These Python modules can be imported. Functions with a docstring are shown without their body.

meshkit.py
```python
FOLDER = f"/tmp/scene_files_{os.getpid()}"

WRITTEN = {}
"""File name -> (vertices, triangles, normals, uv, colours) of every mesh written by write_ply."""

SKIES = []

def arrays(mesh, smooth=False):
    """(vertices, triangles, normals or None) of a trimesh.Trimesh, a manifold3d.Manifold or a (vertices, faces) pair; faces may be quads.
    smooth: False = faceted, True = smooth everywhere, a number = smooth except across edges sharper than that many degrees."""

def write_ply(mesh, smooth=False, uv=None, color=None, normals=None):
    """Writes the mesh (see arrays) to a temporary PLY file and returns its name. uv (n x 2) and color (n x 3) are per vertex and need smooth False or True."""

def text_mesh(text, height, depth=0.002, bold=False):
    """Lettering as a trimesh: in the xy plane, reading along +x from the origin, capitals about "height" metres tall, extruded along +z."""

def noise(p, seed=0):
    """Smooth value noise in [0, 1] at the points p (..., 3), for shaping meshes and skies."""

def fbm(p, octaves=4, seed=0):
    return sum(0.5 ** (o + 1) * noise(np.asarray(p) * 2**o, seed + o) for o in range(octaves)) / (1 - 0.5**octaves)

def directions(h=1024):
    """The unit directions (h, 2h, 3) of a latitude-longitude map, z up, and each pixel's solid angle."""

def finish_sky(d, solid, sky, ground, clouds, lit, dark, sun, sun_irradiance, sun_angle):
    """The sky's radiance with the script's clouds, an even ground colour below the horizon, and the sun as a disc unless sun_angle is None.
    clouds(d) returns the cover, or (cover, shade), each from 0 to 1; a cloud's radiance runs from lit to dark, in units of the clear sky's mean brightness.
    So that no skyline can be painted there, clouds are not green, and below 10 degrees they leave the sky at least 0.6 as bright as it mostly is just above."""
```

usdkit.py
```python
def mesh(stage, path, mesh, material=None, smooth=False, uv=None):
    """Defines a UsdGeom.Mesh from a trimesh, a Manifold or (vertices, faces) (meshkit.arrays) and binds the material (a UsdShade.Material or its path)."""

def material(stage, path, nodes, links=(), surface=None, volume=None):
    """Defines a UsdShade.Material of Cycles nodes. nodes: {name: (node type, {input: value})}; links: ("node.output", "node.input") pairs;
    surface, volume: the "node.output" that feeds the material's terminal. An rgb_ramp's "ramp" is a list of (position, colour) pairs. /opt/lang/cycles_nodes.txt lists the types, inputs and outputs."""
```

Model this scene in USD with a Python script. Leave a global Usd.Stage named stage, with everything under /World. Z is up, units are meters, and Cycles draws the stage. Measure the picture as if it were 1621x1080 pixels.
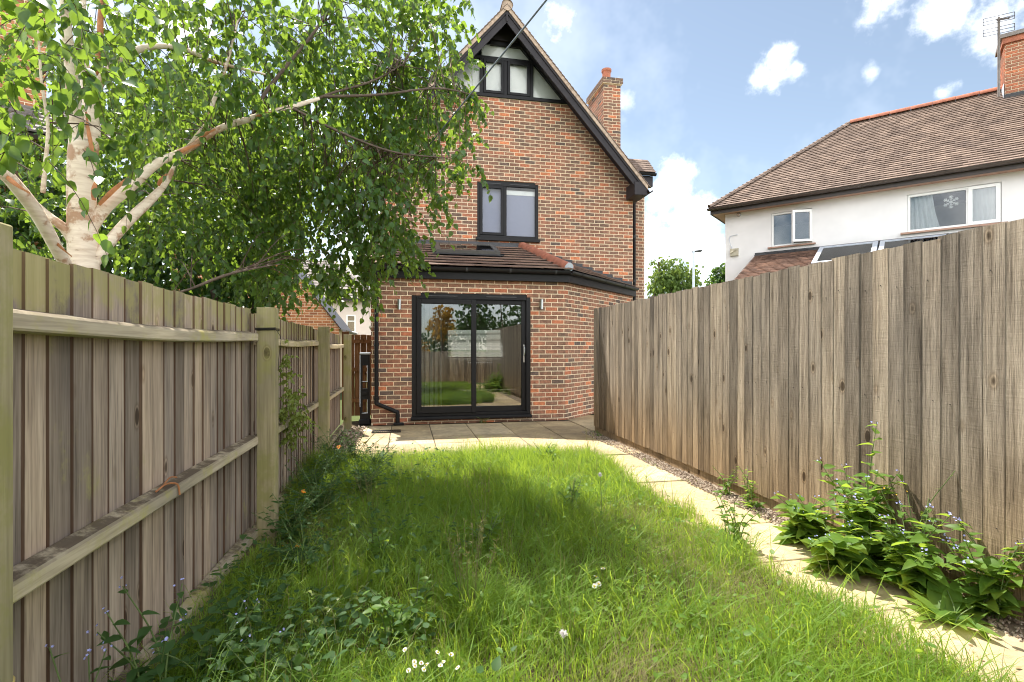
import math, random
import numpy as np, trimesh, usdkit, meshkit
from shapely.geometry import Polygon, box as sbox
from shapely.prepared import prep
from pxr import Usd, UsdGeom, UsdLux, UsdShade, Gf, Sdf, Vt

stage = Usd.Stage.CreateInMemory()
UsdGeom.SetStageUpAxis(stage, UsdGeom.Tokens.z)
UsdGeom.SetStageMetersPerUnit(stage, 1.0)
UsdGeom.Xform.Define(stage, '/World')
UsdGeom.Scope.Define(stage, '/World/Looks')
rng = np.random.default_rng(7)
random.seed(7)

# ------------------------------------------------------------------ camera, sky, sun, exposure
EXPOSURE = 2.45
SKY_STRENGTH = 0.13
SUN_INTENSITY = 0.50
SUN_AZ, SUN_EL = math.radians(-23.0), math.radians(61.0)      # azimuth from +y towards +x
FPX, CX, VX, CY, EYE = 830.0, 810.5, 642.0, 551.0, 1.27       # focal length and centre in pixels of the 1621 px wide photograph
YAW = math.atan((CX - VX) / FPX)
cam = UsdGeom.Camera.Define(stage, '/World/camera')
cam.CreateHorizontalApertureAttr(36.0)
cam.CreateVerticalApertureAttr(36.0 * 682 / 1024)
cam.CreateFocalLengthAttr(36.0 * FPX / 1621)
cam.CreateVerticalApertureOffsetAttr(36.0 * (CY - 540.0) / 1621)
cam.CreateClippingRangeAttr((0.05, 5000.0))
cam.CreateExposureAttr(EXPOSURE)
cam.AddTranslateOp().Set((0, 0, EYE))
cam.AddRotateXYZOp().Set((90, 0, -math.degrees(YAW)))

sun = UsdLux.DistantLight.Define(stage, '/World/sun')
sun.CreateIntensityAttr(SUN_INTENSITY)
sun.CreateAngleAttr(0.5)
sun.CreateColorAttr((1.0, 0.94, 0.85))
sun.GetPrim().CreateAttribute('inputs:normalize', Sdf.ValueTypeNames.Bool).Set(True)
sun.AddRotateXYZOp().Set((-(90 - math.degrees(SUN_EL)), 0, -math.degrees(SUN_AZ)))

c_, s_ = math.cos(YAW), math.sin(YAW)
EYEP = np.array([0, 0, EYE])
def ray(px, py):
    u, v = (px - CX) / FPX, (CY - py) / FPX
    return np.array([u * c_ + s_, c_ - u * s_, v])
def at_depth(px, py, Z): return EYEP + ray(px, py) * Z
def at_y(px, py, y): r = ray(px, py); return EYEP + r * y / r[1]
def at_x(px, py, x): r = ray(px, py); return EYEP + r * x / r[0]
def on_ground(px, py, z=0.0): r = ray(px, py); return EYEP + r * (z - EYE) / r[2]

# sky with summer clouds
def sky_material():
    n = {
        'pos': ('geometry', {}),
        'nrm': ('vector_math', {'math_type': 'normalize'}),
        'sky': ('sky_texture', {'sky_type': 'single_scattering', 'sun_disc': False, 'sun_elevation': SUN_EL, 'sun_rotation': SUN_AZ,
                                'air_density': 1.0, 'aerosol_density': 0.35, 'ozone_density': 1.0}),
        'bg': ('background_shader', {'strength': SKY_STRENGTH}),
        'noise': ('noise_texture', {'scale': 11.0, 'detail': 7.0, 'roughness': 0.62}),
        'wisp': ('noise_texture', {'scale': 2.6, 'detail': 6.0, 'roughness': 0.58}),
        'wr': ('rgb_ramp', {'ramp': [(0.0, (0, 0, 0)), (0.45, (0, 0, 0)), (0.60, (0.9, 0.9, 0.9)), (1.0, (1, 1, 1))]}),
        'shade': ('noise_texture', {'scale': 6.0, 'detail': 5.0}),
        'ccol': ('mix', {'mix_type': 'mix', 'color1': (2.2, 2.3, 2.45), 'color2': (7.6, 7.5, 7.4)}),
        'mix': ('mix', {'mix_type': 'mix'}),
        'hsv': ('hsv', {'hue': 0.492, 'saturation': 0.76, 'value': 0.265}),
    }
    l = [('pos.position', 'nrm.vector1'), ('nrm.vector', 'noise.vector'), ('nrm.vector', 'wisp.vector'), ('nrm.vector', 'shade.vector'),
         ('wisp.fac', 'wr.fac'), ('shade.fac', 'ccol.fac')]
    # cumulus: (pixel of the photograph, angular radius in degrees, density)
    blobs = [(1065, 300, 3.3, 1.0), (1100, 350, 4.2, 1.0), (1050, 400, 4.4, 1.0), (1120, 410, 4.6, 1.0), (1228, 90, 2.9, 0.9), (1262, 108, 1.5, 0.7),
             (1385, 18, 2.2, 0.8), (1500, 20, 2.6, 0.8), (1580, 25, 3.2, 0.8), (885, 28, 2.4, 0.6), (1490, 146, 1.2, 0.7), (1381, 115, 1.0, 0.4),
             (985, 160, 2.2, 0.4), (560, 370, 6.0, 1.0), (480, 200, 5.0, 0.8), (300, 60, 6.0, 0.7), (1010, 430, 4.0, 1.0), (1140, 440, 4.0, 1.0)]
    last = None
    for i, (px, py, rad, dens) in enumerate(blobs):
        d = ray(px, py); d = d / np.linalg.norm(d)
        n[f'd{i}'] = ('vector_math', {'math_type': 'distance', 'vector2': tuple(d)})
        r = math.radians(rad)
        n[f'm{i}'] = ('map_range', {'range_type': 'linear', 'from_min': 0.0, 'from_max': r, 'to_min': 1.0, 'to_max': 0.0, 'clamp': False})
        n[f'a{i}'] = ('math', {'math_type': 'multiply_add', 'value2': 3.6, 'value3': -2.05})   # noise
        n[f's{i}'] = ('math', {'math_type': 'add'})
        n[f'c{i}'] = ('map_range', {'range_type': 'smoothstep', 'from_min': -0.15, 'from_max': 1.25, 'to_min': 0.0, 'to_max': dens, 'clamp': True})
        l += [('nrm.vector', f'd{i}.vector1'), (f'd{i}.value', f'm{i}.value'), ('noise.fac', f'a{i}.value1'), (f'm{i}.result', f's{i}.value1'),
              (f'a{i}.value', f's{i}.value2'), (f's{i}.value', f'c{i}.value')]
        if last is None:
            last = f'c{i}.result'
        else:
            n[f'x{i}'] = ('math', {'math_type': 'maximum'})
            l += [(last, f'x{i}.value1'), (f'c{i}.result', f'x{i}.value2')]
            last = f'x{i}.value'
    # bright cloud cover added beyond the frame to lift the shade, thinned in view
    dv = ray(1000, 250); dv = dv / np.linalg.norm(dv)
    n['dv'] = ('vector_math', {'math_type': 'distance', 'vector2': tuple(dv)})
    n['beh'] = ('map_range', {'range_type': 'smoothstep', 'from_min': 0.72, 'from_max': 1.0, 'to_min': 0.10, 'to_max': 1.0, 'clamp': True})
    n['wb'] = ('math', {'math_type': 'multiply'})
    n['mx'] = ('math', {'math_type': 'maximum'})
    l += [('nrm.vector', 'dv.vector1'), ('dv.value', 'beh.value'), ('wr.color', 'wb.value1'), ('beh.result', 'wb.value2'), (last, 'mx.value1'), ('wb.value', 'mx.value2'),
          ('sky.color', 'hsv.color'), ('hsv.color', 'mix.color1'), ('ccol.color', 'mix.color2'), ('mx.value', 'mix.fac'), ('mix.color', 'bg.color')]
    return usdkit.material(stage, '/World/Looks/sky_look', n, l, surface='bg.background')
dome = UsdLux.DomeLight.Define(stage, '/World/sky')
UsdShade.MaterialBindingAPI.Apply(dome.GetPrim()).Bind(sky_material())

# ------------------------------------------------------------------ helpers
used = {}
def numbered(parent, name):
    k = (str(parent), name); i = used.get(k, 0); used[k] = i + 1
    return name if i == 0 else f'{name}_{i:03d}'
BASE = {}
def tag(prim, label=None, cat=None, group=None, kind=None):
    for k, v in (('label', label), ('category', cat), ('group', group), ('kind', kind)):
        if v: prim.SetCustomDataByKey(k, v)
def thing(name, label, cat, loc=(0, 0, 0), group=None, kind=None):
    p = '/World/' + numbered('/World', name)
    x = UsdGeom.Xform.Define(stage, p)
    loc = np.asarray(loc, float)
    x.AddTranslateOp().Set(tuple(map(float, loc)))
    BASE[p] = loc
    tag(x.GetPrim(), label, cat, group, kind)
    return p
def base_of(path):
    return BASE['/'.join(path.split('/')[:3])]
def tri(mesh):
    if hasattr(mesh, 'vertices'): return np.array(mesh.vertices, float), np.array(mesh.faces, int)
    v, f = np.asarray(mesh[0], float), np.asarray(mesh[1], int)
    if len(f) and f.shape[1] == 4: f = np.vstack([f[:, [0, 1, 2]], f[:, [0, 2, 3]]])
    return v, f
def cat(ms):
    vs, fs, n = [], [], 0
    for m in ms:
        v, f = tri(m); vs.append(v); fs.append(f + n); n += len(v)
    return np.vstack(vs), np.vstack(fs)
def part(parent, name, mesh, mat, label=None, smooth=False, tone=None, kind=None, group=None):
    path = parent + '/' + numbered(parent, name)
    v, f = tri(mesh)
    m = usdkit.mesh(stage, path, (v - base_of(path), f), mat, smooth=smooth)
    if tone is not None:
        nv = len(m.GetPointsAttr().Get())
        if np.ndim(tone) == 0: tone = np.full(nv, tone)
        UsdGeom.PrimvarsAPI(m).CreatePrimvar('tone', Sdf.ValueTypeNames.FloatArray, 'vertex').Set(Vt.FloatArray.FromNumpy(np.asarray(tone, np.float32)))
    tag(m.GetPrim(), label, None, group, kind)
    return path
def solo(name, label, cat_, mesh, mat, loc=(0, 0, 0), smooth=False, tone=None, kind=None, group=None):
    p = '/World/' + numbered('/World', name)
    loc = np.asarray(loc, float); BASE[p] = loc
    v, f = tri(mesh)
    m = usdkit.mesh(stage, p, (v - loc, f), mat, smooth=smooth)
    m.AddTranslateOp().Set(tuple(map(float, loc)))
    if tone is not None:
        nv = len(m.GetPointsAttr().Get())
        if np.ndim(tone) == 0: tone = np.full(nv, tone)
        UsdGeom.PrimvarsAPI(m).CreatePrimvar('tone', Sdf.ValueTypeNames.FloatArray, 'vertex').Set(Vt.FloatArray.FromNumpy(np.asarray(tone, np.float32)))
    tag(m.GetPrim(), label, cat_, group, kind)
    return p
def pieces(parent, name, items, mat, limit=300, stuff_name=None):
    """items: (verts, faces, tone). The nearest 'limit' become meshes of their own, the rest one joined part."""
    order = sorted(range(len(items)), key=lambda i: np.linalg.norm(np.mean(items[i][0], 0) - EYEP))
    for i in sorted(order[:limit]):
        part(parent, name, items[i][:2], mat, tone=items[i][2])
    rest = sorted(order[limit:])
    if rest:
        joined(parent, stuff_name or name, [items[i] for i in rest], mat)
def joined(parent, name, items, mat, kind='stuff', smooth=False):
    v, f = cat([(a, b) for a, b, _ in items])
    tone = np.concatenate([np.full(len(a), t) for a, b, t in items])
    return part(parent, name, (v, f), mat, tone=tone, kind=kind, smooth=smooth)

BF = np.array([[0, 2, 1], [0, 3, 2], [4, 5, 6], [4, 6, 7], [0, 1, 5], [0, 5, 4], [1, 2, 6], [1, 6, 5], [2, 3, 7], [2, 7, 6], [3, 0, 4], [3, 4, 7]])
def bx(a, b):
    """axis-aligned box from corner a to corner b"""
    (x0, y0, z0), (x1, y1, z1) = np.minimum(a, b), np.maximum(a, b)
    return np.array([[x0, y0, z0], [x1, y0, z0], [x1, y1, z0], [x0, y1, z0], [x0, y0, z1], [x1, y0, z1], [x1, y1, z1], [x0, y1, z1]], float), BF
def bev(a, b, r=0.004):
    """box with chamfered edges"""
    a, b = np.minimum(a, b), np.maximum(a, b)
    pts = []
    for i in range(8):
        s = np.array([i & 1, (i >> 1) & 1, (i >> 2) & 1])
        p = np.where(s, b, a); q = np.where(s, -1, 1) * min(r, 0.45 * float(np.min(b - a)))
        for k in range(3):
            o = p + q; o[k] = p[k]; pts.append(o)
    h = trimesh.convex.convex_hull(np.array(pts))
    return np.array(h.vertices), np.array(h.faces)
def obox(o, u, v, w, su, sv, sw):
    """box spanned from o along unit axes u, v, w with sizes; right-handed order expected"""
    u, v, w = (np.asarray(k, float) for k in (u, v, w))
    p = [o + u * a * su + v * b * sv + w * c * sw for c in (0, 1) for a, b in ((0, 0), (1, 0), (1, 1), (0, 1))]
    f = BF if np.dot(np.cross(u, v), w) > 0 else BF[:, ::-1]
    return np.array(p), f
def prism(poly2d, o, u, v, n, depth):
    """extrude a shapely polygon given in (u, v) from the plane at o by depth along n"""
    m = trimesh.creation.extrude_polygon(poly2d, depth, engine='earcut')
    P = np.array(m.vertices)
    V = np.asarray(o) + P[:, :1] * np.asarray(u) + P[:, 1:2] * np.asarray(v) + P[:, 2:] * np.asarray(n)
    F = np.array(m.faces)
    if np.dot(np.cross(u, v), n) < 0: F = F[:, ::-1]
    return V, F
def tube(pts, r, sides=6, cap=True):
    pts = np.asarray(pts, float); n = len(pts)
    r = np.full(n, r) if np.ndim(r) == 0 else np.asarray(r, float)
    t = np.gradient(pts, axis=0); t /= np.linalg.norm(t, axis=1, keepdims=True) + 1e-12
    ref = np.array([0, 0, 1.0]) if abs(t[0][2]) < 0.9 else np.array([1.0, 0, 0])
    a = np.cross(t[0], ref); a /= np.linalg.norm(a)
    rings = []
    ang = np.arange(sides) / sides * 2 * np.pi
    for i in range(n):
        a = a - t[i] * np.dot(a, t[i]); a /= np.linalg.norm(a) + 1e-12
        b = np.cross(t[i], a)
        rings.append(pts[i] + r[i] * (np.cos(ang)[:, None] * a + np.sin(ang)[:, None] * b))
    V = np.vstack(rings); F = []
    for i in range(n - 1):
        for k in range(sides):
            k2 = (k + 1) % sides
            F += [[i * sides + k, i * sides + k2, (i + 1) * sides + k2], [i * sides + k, (i + 1) * sides + k2, (i + 1) * sides + k]]
    if cap:
        V = np.vstack([V, pts[0], pts[-1]]); c0, c1 = len(V) - 2, len(V) - 1
        for k in range(sides):
            k2 = (k + 1) % sides
            F += [[c0, k2, k], [c1, (n - 1) * sides + k, (n - 1) * sides + k2]]
    return V, np.array(F)
def smooth_line(pts, n=24):
    """Catmull-Rom through the points (any dimension)"""
    P = np.asarray(pts, float); P = np.vstack([2 * P[0] - P[1], P, 2 * P[-1] - P[-2]])
    out = []
    m = len(P) - 3
    for s in np.linspace(0, m - 1e-6, n):
        i = int(s); t = s - i
        p0, p1, p2, p3 = P[i:i + 4]
        out.append(0.5 * (2 * p1 + (p2 - p0) * t + (2 * p0 - 5 * p1 + 4 * p2 - p3) * t * t + (3 * p1 - p0 - 3 * p2 + p3) * t ** 3))
    return np.array(out)

# ------------------------------------------------------------------ materials
def M(name, nodes, links, surface='p.BSDF', volume=None):
    return usdkit.material(stage, '/World/Looks/' + name, nodes, links, surface=surface, volume=volume)
def plain(name, col, rough=0.5, spec=0.5, metallic=0.0, noise=0.12, scale=14.0, bump=0.0):
    n = {'g': ('geometry', {}), 'n': ('noise_texture', {'scale': scale, 'detail': 4.0}),
         'r': ('rgb_ramp', {'ramp': [(0.25, tuple(c * (1 - noise) for c in col)), (0.75, tuple(min(1, c * (1 + noise)) for c in col))]}),
         'p': ('principled_bsdf', {'roughness': rough, 'specular_ior_level': spec, 'metallic': metallic})}
    l = [('g.position', 'n.vector'), ('n.fac', 'r.fac'), ('r.color', 'p.base_color')]
    if bump:
        n['b'] = ('bump', {'strength': bump, 'distance': 0.01}); l += [('n.fac', 'b.height'), ('b.normal', 'p.normal')]
    return M(name, n, l)
def toned(name, stops, rough=0.8, noise=0.35, scale=30.0, bump=0.3, bumpd=0.004, spec=0.3, blotch=0.0):
    """colour picked per piece by its tone, mottled by noise"""
    n = {'g': ('geometry', {}), 't': ('attribute', {'attribute': 'tone'}), 'r': ('rgb_ramp', {'ramp': stops}),
         'n': ('noise_texture', {'scale': scale, 'detail': 5.0, 'roughness': 0.65}),
         'nr': ('rgb_ramp', {'ramp': [(0.2, (1 - noise,) * 3), (0.8, (1 + noise,) * 3)]}),
         'm': ('mix', {'mix_type': 'multiply', 'fac': 1.0}),
         'b': ('bump', {'strength': bump, 'distance': bumpd}),
         'p': ('principled_bsdf', {'roughness': rough, 'specular_ior_level': spec})}
    l = [('t.fac', 'r.fac'), ('g.position', 'n.vector'), ('n.fac', 'nr.fac'), ('r.color', 'm.color1'), ('nr.color', 'm.color2'),
         ('n.fac', 'b.height'), ('b.normal', 'p.normal')]
    if blotch:
        n['n2'] = ('noise_texture', {'scale': 2.2, 'detail': 6.0, 'roughness': 0.6})
        n['r2'] = ('rgb_ramp', {'ramp': [(0.3, (1 - blotch, 1 - blotch, 1 - blotch * 0.9)), (0.65, (1, 1, 1))]})
        n['m2'] = ('mix', {'mix_type': 'multiply', 'fac': 1.0})
        l += [('g.position', 'n2.vector'), ('n2.fac', 'r2.fac'), ('m.color', 'm2.color1'), ('r2.color', 'm2.color2'), ('m2.color', 'p.base_color')]
    else:
        l += [('m.color', 'p.base_color')]
    return M(name, n, l)
def wood(name, stops, grain=(60, 60, 2.4), bump=0.5, bumpd=0.003, algae=None, algae_range=(0.55, 0.7), saw=0.0, knots=True, low=None, rough=0.85, edge=None, algae_top=0.0, fine=False, contrast=False, dirt=None):
    n = {'g': ('geometry', {}), 't': ('attribute', {'attribute': 'tone'}), 'w': ('math', {'math_type': 'multiply', 'value2': 41.0}),
         'map': ('mapping', {'scale': grain}), 'n': ('noise_texture', {'dimensions': '4D', 'scale': 1.0, 'detail': 5.0, 'roughness': 0.62, 'distortion': 0.3}),
         'map2': ('mapping', {'scale': tuple(0.09 * k if k > 10 else 0.6 * k for k in grain)}), 'n2': ('noise_texture', {'dimensions': '4D', 'scale': 1.0, 'detail': 3.0}),
         'r': ('rgb_ramp', {'ramp': stops}),
         'r2': ('rgb_ramp', {'ramp': [(0.3, (0.62, 0.62, 0.64)), (0.7, (1.18, 1.15, 1.1))]}),
         'tr': ('rgb_ramp', {'ramp': [(0.0, (0.62, 0.61, 0.60)), (0.35, (0.95, 0.94, 0.93)), (0.6, (1.0, 1.0, 1.0)), (1.0, (1.34, 1.27, 1.16))]}),
         **({'r2': ('rgb_ramp', {'ramp': [(0.28, (0.50, 0.50, 0.51)), (0.48, (0.90, 0.89, 0.87)), (0.72, (1.12, 1.09, 1.04))]}), 'tr': ('rgb_ramp', {'ramp': [(0.0, (0.52, 0.51, 0.50)), (0.22, (0.75, 0.74, 0.73)), (0.5, (0.95, 0.94, 0.93)), (1.0, (1.18, 1.15, 1.10))]})} if contrast else {}),
         'm': ('mix', {'mix_type': 'multiply', 'fac': 1.0}), 'm1': ('mix', {'mix_type': 'multiply', 'fac': 1.0}),
         'b': ('bump', {'strength': bump, 'distance': bumpd}),
         'p': ('principled_bsdf', {'roughness': rough, 'specular_ior_level': 0.2})}
    l = [('t.fac', 'w.value1'), ('g.position', 'map.vector'), ('map.vector', 'n.vector'), ('w.value', 'n.w'), ('g.position', 'map2.vector'), ('map2.vector', 'n2.vector'),
         ('w.value', 'n2.w'), ('n.fac', 'r.fac'), ('n2.fac', 'r2.fac'), ('t.fac', 'tr.fac'), ('r.color', 'm.color1'), ('r2.color', 'm.color2'),
         ('m.color', 'm1.color1'), ('tr.color', 'm1.color2'), ('b.normal', 'p.normal')]
    col, hgt = 'm1.color', 'n.fac'
    if low:   # earth stain that rises from the ground
        n['sz'] = ('separate_xyz', {}); n['lz'] = ('math', {'math_type': 'multiply_add', 'value2': 0.9, 'value3': 0.0})
        n['lr'] = ('map_range', {'range_type': 'smoothstep', 'from_min': 1.5, 'from_max': 0.35, 'to_min': 0.0, 'to_max': 0.8, 'clamp': True})
        n['lm'] = ('mix', {'mix_type': 'multiply', 'color2': low}); n['la'] = ('math', {'math_type': 'add'})
        l += [('g.position', 'sz.vector'), ('n2.fac', 'lz.value1'), ('sz.z', 'la.value1'), ('lz.value', 'la.value2'), ('la.value', 'lr.value'), ('lr.result', 'lm.fac'), (col, 'lm.color1')]
        col = 'lm.color'
    if fine:   # fine weathered checks along the grain
        n['fm'] = ('mapping', {'scale': (170, 170, 5.0)}); n['fn'] = ('noise_texture', {'dimensions': '4D', 'scale': 1.0, 'detail': 3.0, 'roughness': 0.7})
        n['fr'] = ('rgb_ramp', {'ramp': [(0.30, (0.50, 0.48, 0.46)), (0.46, (0.98, 0.98, 0.98)), (0.7, (1.16, 1.15, 1.14))]}); n['fx'] = ('mix', {'mix_type': 'multiply', 'fac': 1.0})
        n['fh'] = ('math', {'math_type': 'add'})
        l += [('g.position', 'fm.vector'), ('fm.vector', 'fn.vector'), ('w.value', 'fn.w'), ('fn.fac', 'fr.fac'), (col, 'fx.color1'), ('fr.color', 'fx.color2'), ('fn.fac', 'fh.value1'), ('n.fac', 'fh.value2')]
        col, hgt = 'fx.color', 'fh.value'
    if knots:
        n['kmap'] = ('mapping', {'scale': tuple(8.0 if k > 10 else 4.2 for k in grain)})
        n['kv'] = ('voronoi_texture', {'dimensions': '4D', 'scale': 1.0, 'randomness': 1.0})
        n['kr'] = ('rgb_ramp', {'ramp': [(0.0, (0.20, 0.16, 0.13)), (0.15, (0.30, 0.26, 0.22)), (0.185, (1.15, 1.10, 1.03)), (0.215, (0.74, 0.70, 0.66)), (0.27, (1, 1, 1))]})
        n['km'] = ('mix', {'mix_type': 'multiply', 'fac': 1.0})
        l += [('g.position', 'kmap.vector'), ('kmap.vector', 'kv.vector'), ('w.value', 'kv.w'), ('kv.distance', 'kr.fac'), (col, 'km.color1'), ('kr.color', 'km.color2')]
        col = 'km.color'
    if saw:
        n['smap'] = ('mapping', {'scale': (4.0, 4.0, 85), 'rotation': (0.16, 0.0, 0.0)})
        n['sn'] = ('noise_texture', {'dimensions': '4D', 'scale': 1.0, 'detail': 4.0, 'roughness': 0.7})
        n['sa'] = ('math', {'math_type': 'multiply_add', 'value2': saw})
        l += [('g.position', 'smap.vector'), ('smap.vector', 'sn.vector'), ('w.value', 'sn.w'), ('sn.fac', 'sa.value1'), ('n.fac', 'sa.value3')]
        hgt = 'sa.value'
        if fine: l.append(('fh.value', 'sa.value3')); l.remove(('n.fac', 'sa.value3'))
        n['sr'] = ('rgb_ramp', {'ramp': [(0.3, (0.72, 0.72, 0.72)), (0.6, (1.08, 1.08, 1.08))]})
        n['sm'] = ('mix', {'mix_type': 'multiply', 'fac': 0.10})
        l += [('sn.fac', 'sr.fac'), (col, 'sm.color1'), ('sr.color', 'sm.color2')]
        col = 'sm.color'
    if algae:
        n['an'] = ('noise_texture', {'scale': 4.5, 'detail': 6.0, 'roughness': 0.7})
        n['ar'] = ('map_range', {'range_type': 'smoothstep', 'from_min': algae_range[0], 'from_max': algae_range[1], 'to_min': 0.0, 'to_max': 0.75, 'clamp': True})
        n['am'] = ('mix', {'mix_type': 'mix', 'color2': algae})
        src = 'an.fac'
        if algae_top:   # greener where rain sits, along the tops of the boards
            n['az'] = ('separate_xyz', {}); n['at'] = ('map_range', {'range_type': 'smoothstep', 'from_min': 1.12, 'from_max': 1.5, 'to_min': 0.0, 'to_max': algae_top, 'clamp': True})
            n['as'] = ('math', {'math_type': 'add'}); l += [('g.position', 'az.vector'), ('az.z', 'at.value'), ('at.result', 'as.value1'), ('an.fac', 'as.value2')]; src = 'as.value'
        l += [('g.position', 'an.vector'), (src, 'ar.value'), ('ar.result', 'am.fac'), (col, 'am.color1')]
        col = 'am.color'
    if dirt:   # black lichen and grime lying on the upper face
        n['dz'] = ('separate_xyz', {}); n['dn'] = ('noise_texture', {'scale': 7.0, 'detail': 6.0, 'roughness': 0.72})
        n['dr'] = ('map_range', {'range_type': 'smoothstep', 'from_min': 0.40, 'from_max': 0.56, 'to_min': 0.0, 'to_max': 0.85, 'clamp': True})
        n['du'] = ('map_range', {'range_type': 'linear', 'from_min': 0.5, 'from_max': 0.8, 'to_min': 0.0, 'to_max': 1.0, 'clamp': True})
        n['dm'] = ('math', {'math_type': 'multiply'}); n['dx'] = ('mix', {'mix_type': 'mix', 'color2': dirt})
        l += [('g.true_normal', 'dz.vector'), ('dz.z', 'du.value'), ('g.position', 'dn.vector'), ('dn.fac', 'dr.value'), ('du.result', 'dm.value1'), ('dr.result', 'dm.value2'), ('dm.value', 'dx.fac'), (col, 'dx.color1')]
        col = 'dx.color'
    if edge:   # unweathered sawn edge
        n['en'] = ('separate_xyz', {}); n['el'] = ('map_range', {'range_type': 'linear', 'from_min': -0.5, 'from_max': -0.8, 'to_min': 0.0, 'to_max': 0.85, 'clamp': True})
        n['em'] = ('mix', {'mix_type': 'mix', 'color2': edge})
        l += [('g.true_normal', 'en.vector'), ('en.y', 'el.value'), ('el.result', 'em.fac'), (col, 'em.color1')]
        col = 'em.color'
    l += [(col, 'p.base_color'), (hgt, 'b.height')]
    return M(name, n, l)
def leafy(name, dark, light, trans, tr=0.4, rough=0.45, spec=0.4, patch=1.3, vary=0.6):
    """leaf: diffuse and glossy front, light shining through; colour varies leaf by leaf and in patches"""
    n = {'g': ('geometry', {}), 'n': ('noise_texture', {'scale': patch, 'detail': 3.0}),
         'a': ('math', {'math_type': 'multiply_add', 'value2': vary}), 'b2': ('math', {'math_type': 'multiply', 'value2': 1.0 - vary}),
         'r': ('rgb_ramp', {'ramp': [(0.15, dark), (0.85, light)]}),
         'r2': ('rgb_ramp', {'ramp': [(0.15, tuple(0.7 * c for c in trans)), (0.85, tuple(1.15 * c for c in trans))]}),
         'p': ('principled_bsdf', {'roughness': rough, 'specular_ior_level': spec}), 'tl': ('translucent_bsdf', {}), 'mx': ('mix_closure', {'fac': tr})}
    l = [('g.random_per_island', 'a.value1'), ('g.position', 'n.vector'), ('n.fac', 'b2.value1'), ('b2.value', 'a.value3'), ('a.value', 'r.fac'), ('a.value', 'r2.fac'),
         ('r.color', 'p.base_color'), ('r2.color', 'tl.color'), ('p.BSDF', 'mx.closure1'), ('tl.BSDF', 'mx.closure2')]
    return M(name, n, l, surface='mx.closure')

L = {}
L['brick'] = toned('brick_look', [(0.0, (0.125, 0.088, 0.070)), (0.14, (0.180, 0.112, 0.076)), (0.36, (0.235, 0.128, 0.082)), (0.60, (0.300, 0.143, 0.086)), (0.80, (0.37, 0.152, 0.086)), (0.93, (0.46, 0.155, 0.076)), (1.0, (0.55, 0.190, 0.085))],
                  noise=0.6, scale=26.0, bump=0.6, bumpd=0.004, blotch=0.25)
L['red_brick'] = toned('orange_brick_look', [(0.0, (0.26, 0.10, 0.05)), (0.5, (0.40, 0.16, 0.07)), (1.0, (0.50, 0.23, 0.10))], noise=0.3, scale=30.0, bump=0.4)
L['mortar'] = plain('mortar_look', (0.74, 0.60, 0.42), rough=0.95, spec=0.1, noise=0.2, scale=50, bump=0.3)
L['tile'] = toned('brown_tile_look', [(0.0, (0.17, 0.105, 0.078)), (0.5, (0.215, 0.138, 0.102)), (1.0, (0.27, 0.175, 0.128))], noise=0.3, scale=22, bump=0.3, blotch=0.25)
L['clay_tile'] = toned('clay_tile_look', [(0.0, (0.185, 0.130, 0.100)), (0.5, (0.245, 0.176, 0.136)), (1.0, (0.31, 0.225, 0.175))], noise=0.25, scale=14, bump=0.3, blotch=0.35)
L['old_tile'] = toned('rust_tile_look', [(0.0, (0.15, 0.09, 0.065)), (0.5, (0.22, 0.13, 0.092)), (1.0, (0.29, 0.17, 0.115))], noise=0.3, scale=14, bump=0.3, blotch=0.35)
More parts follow.
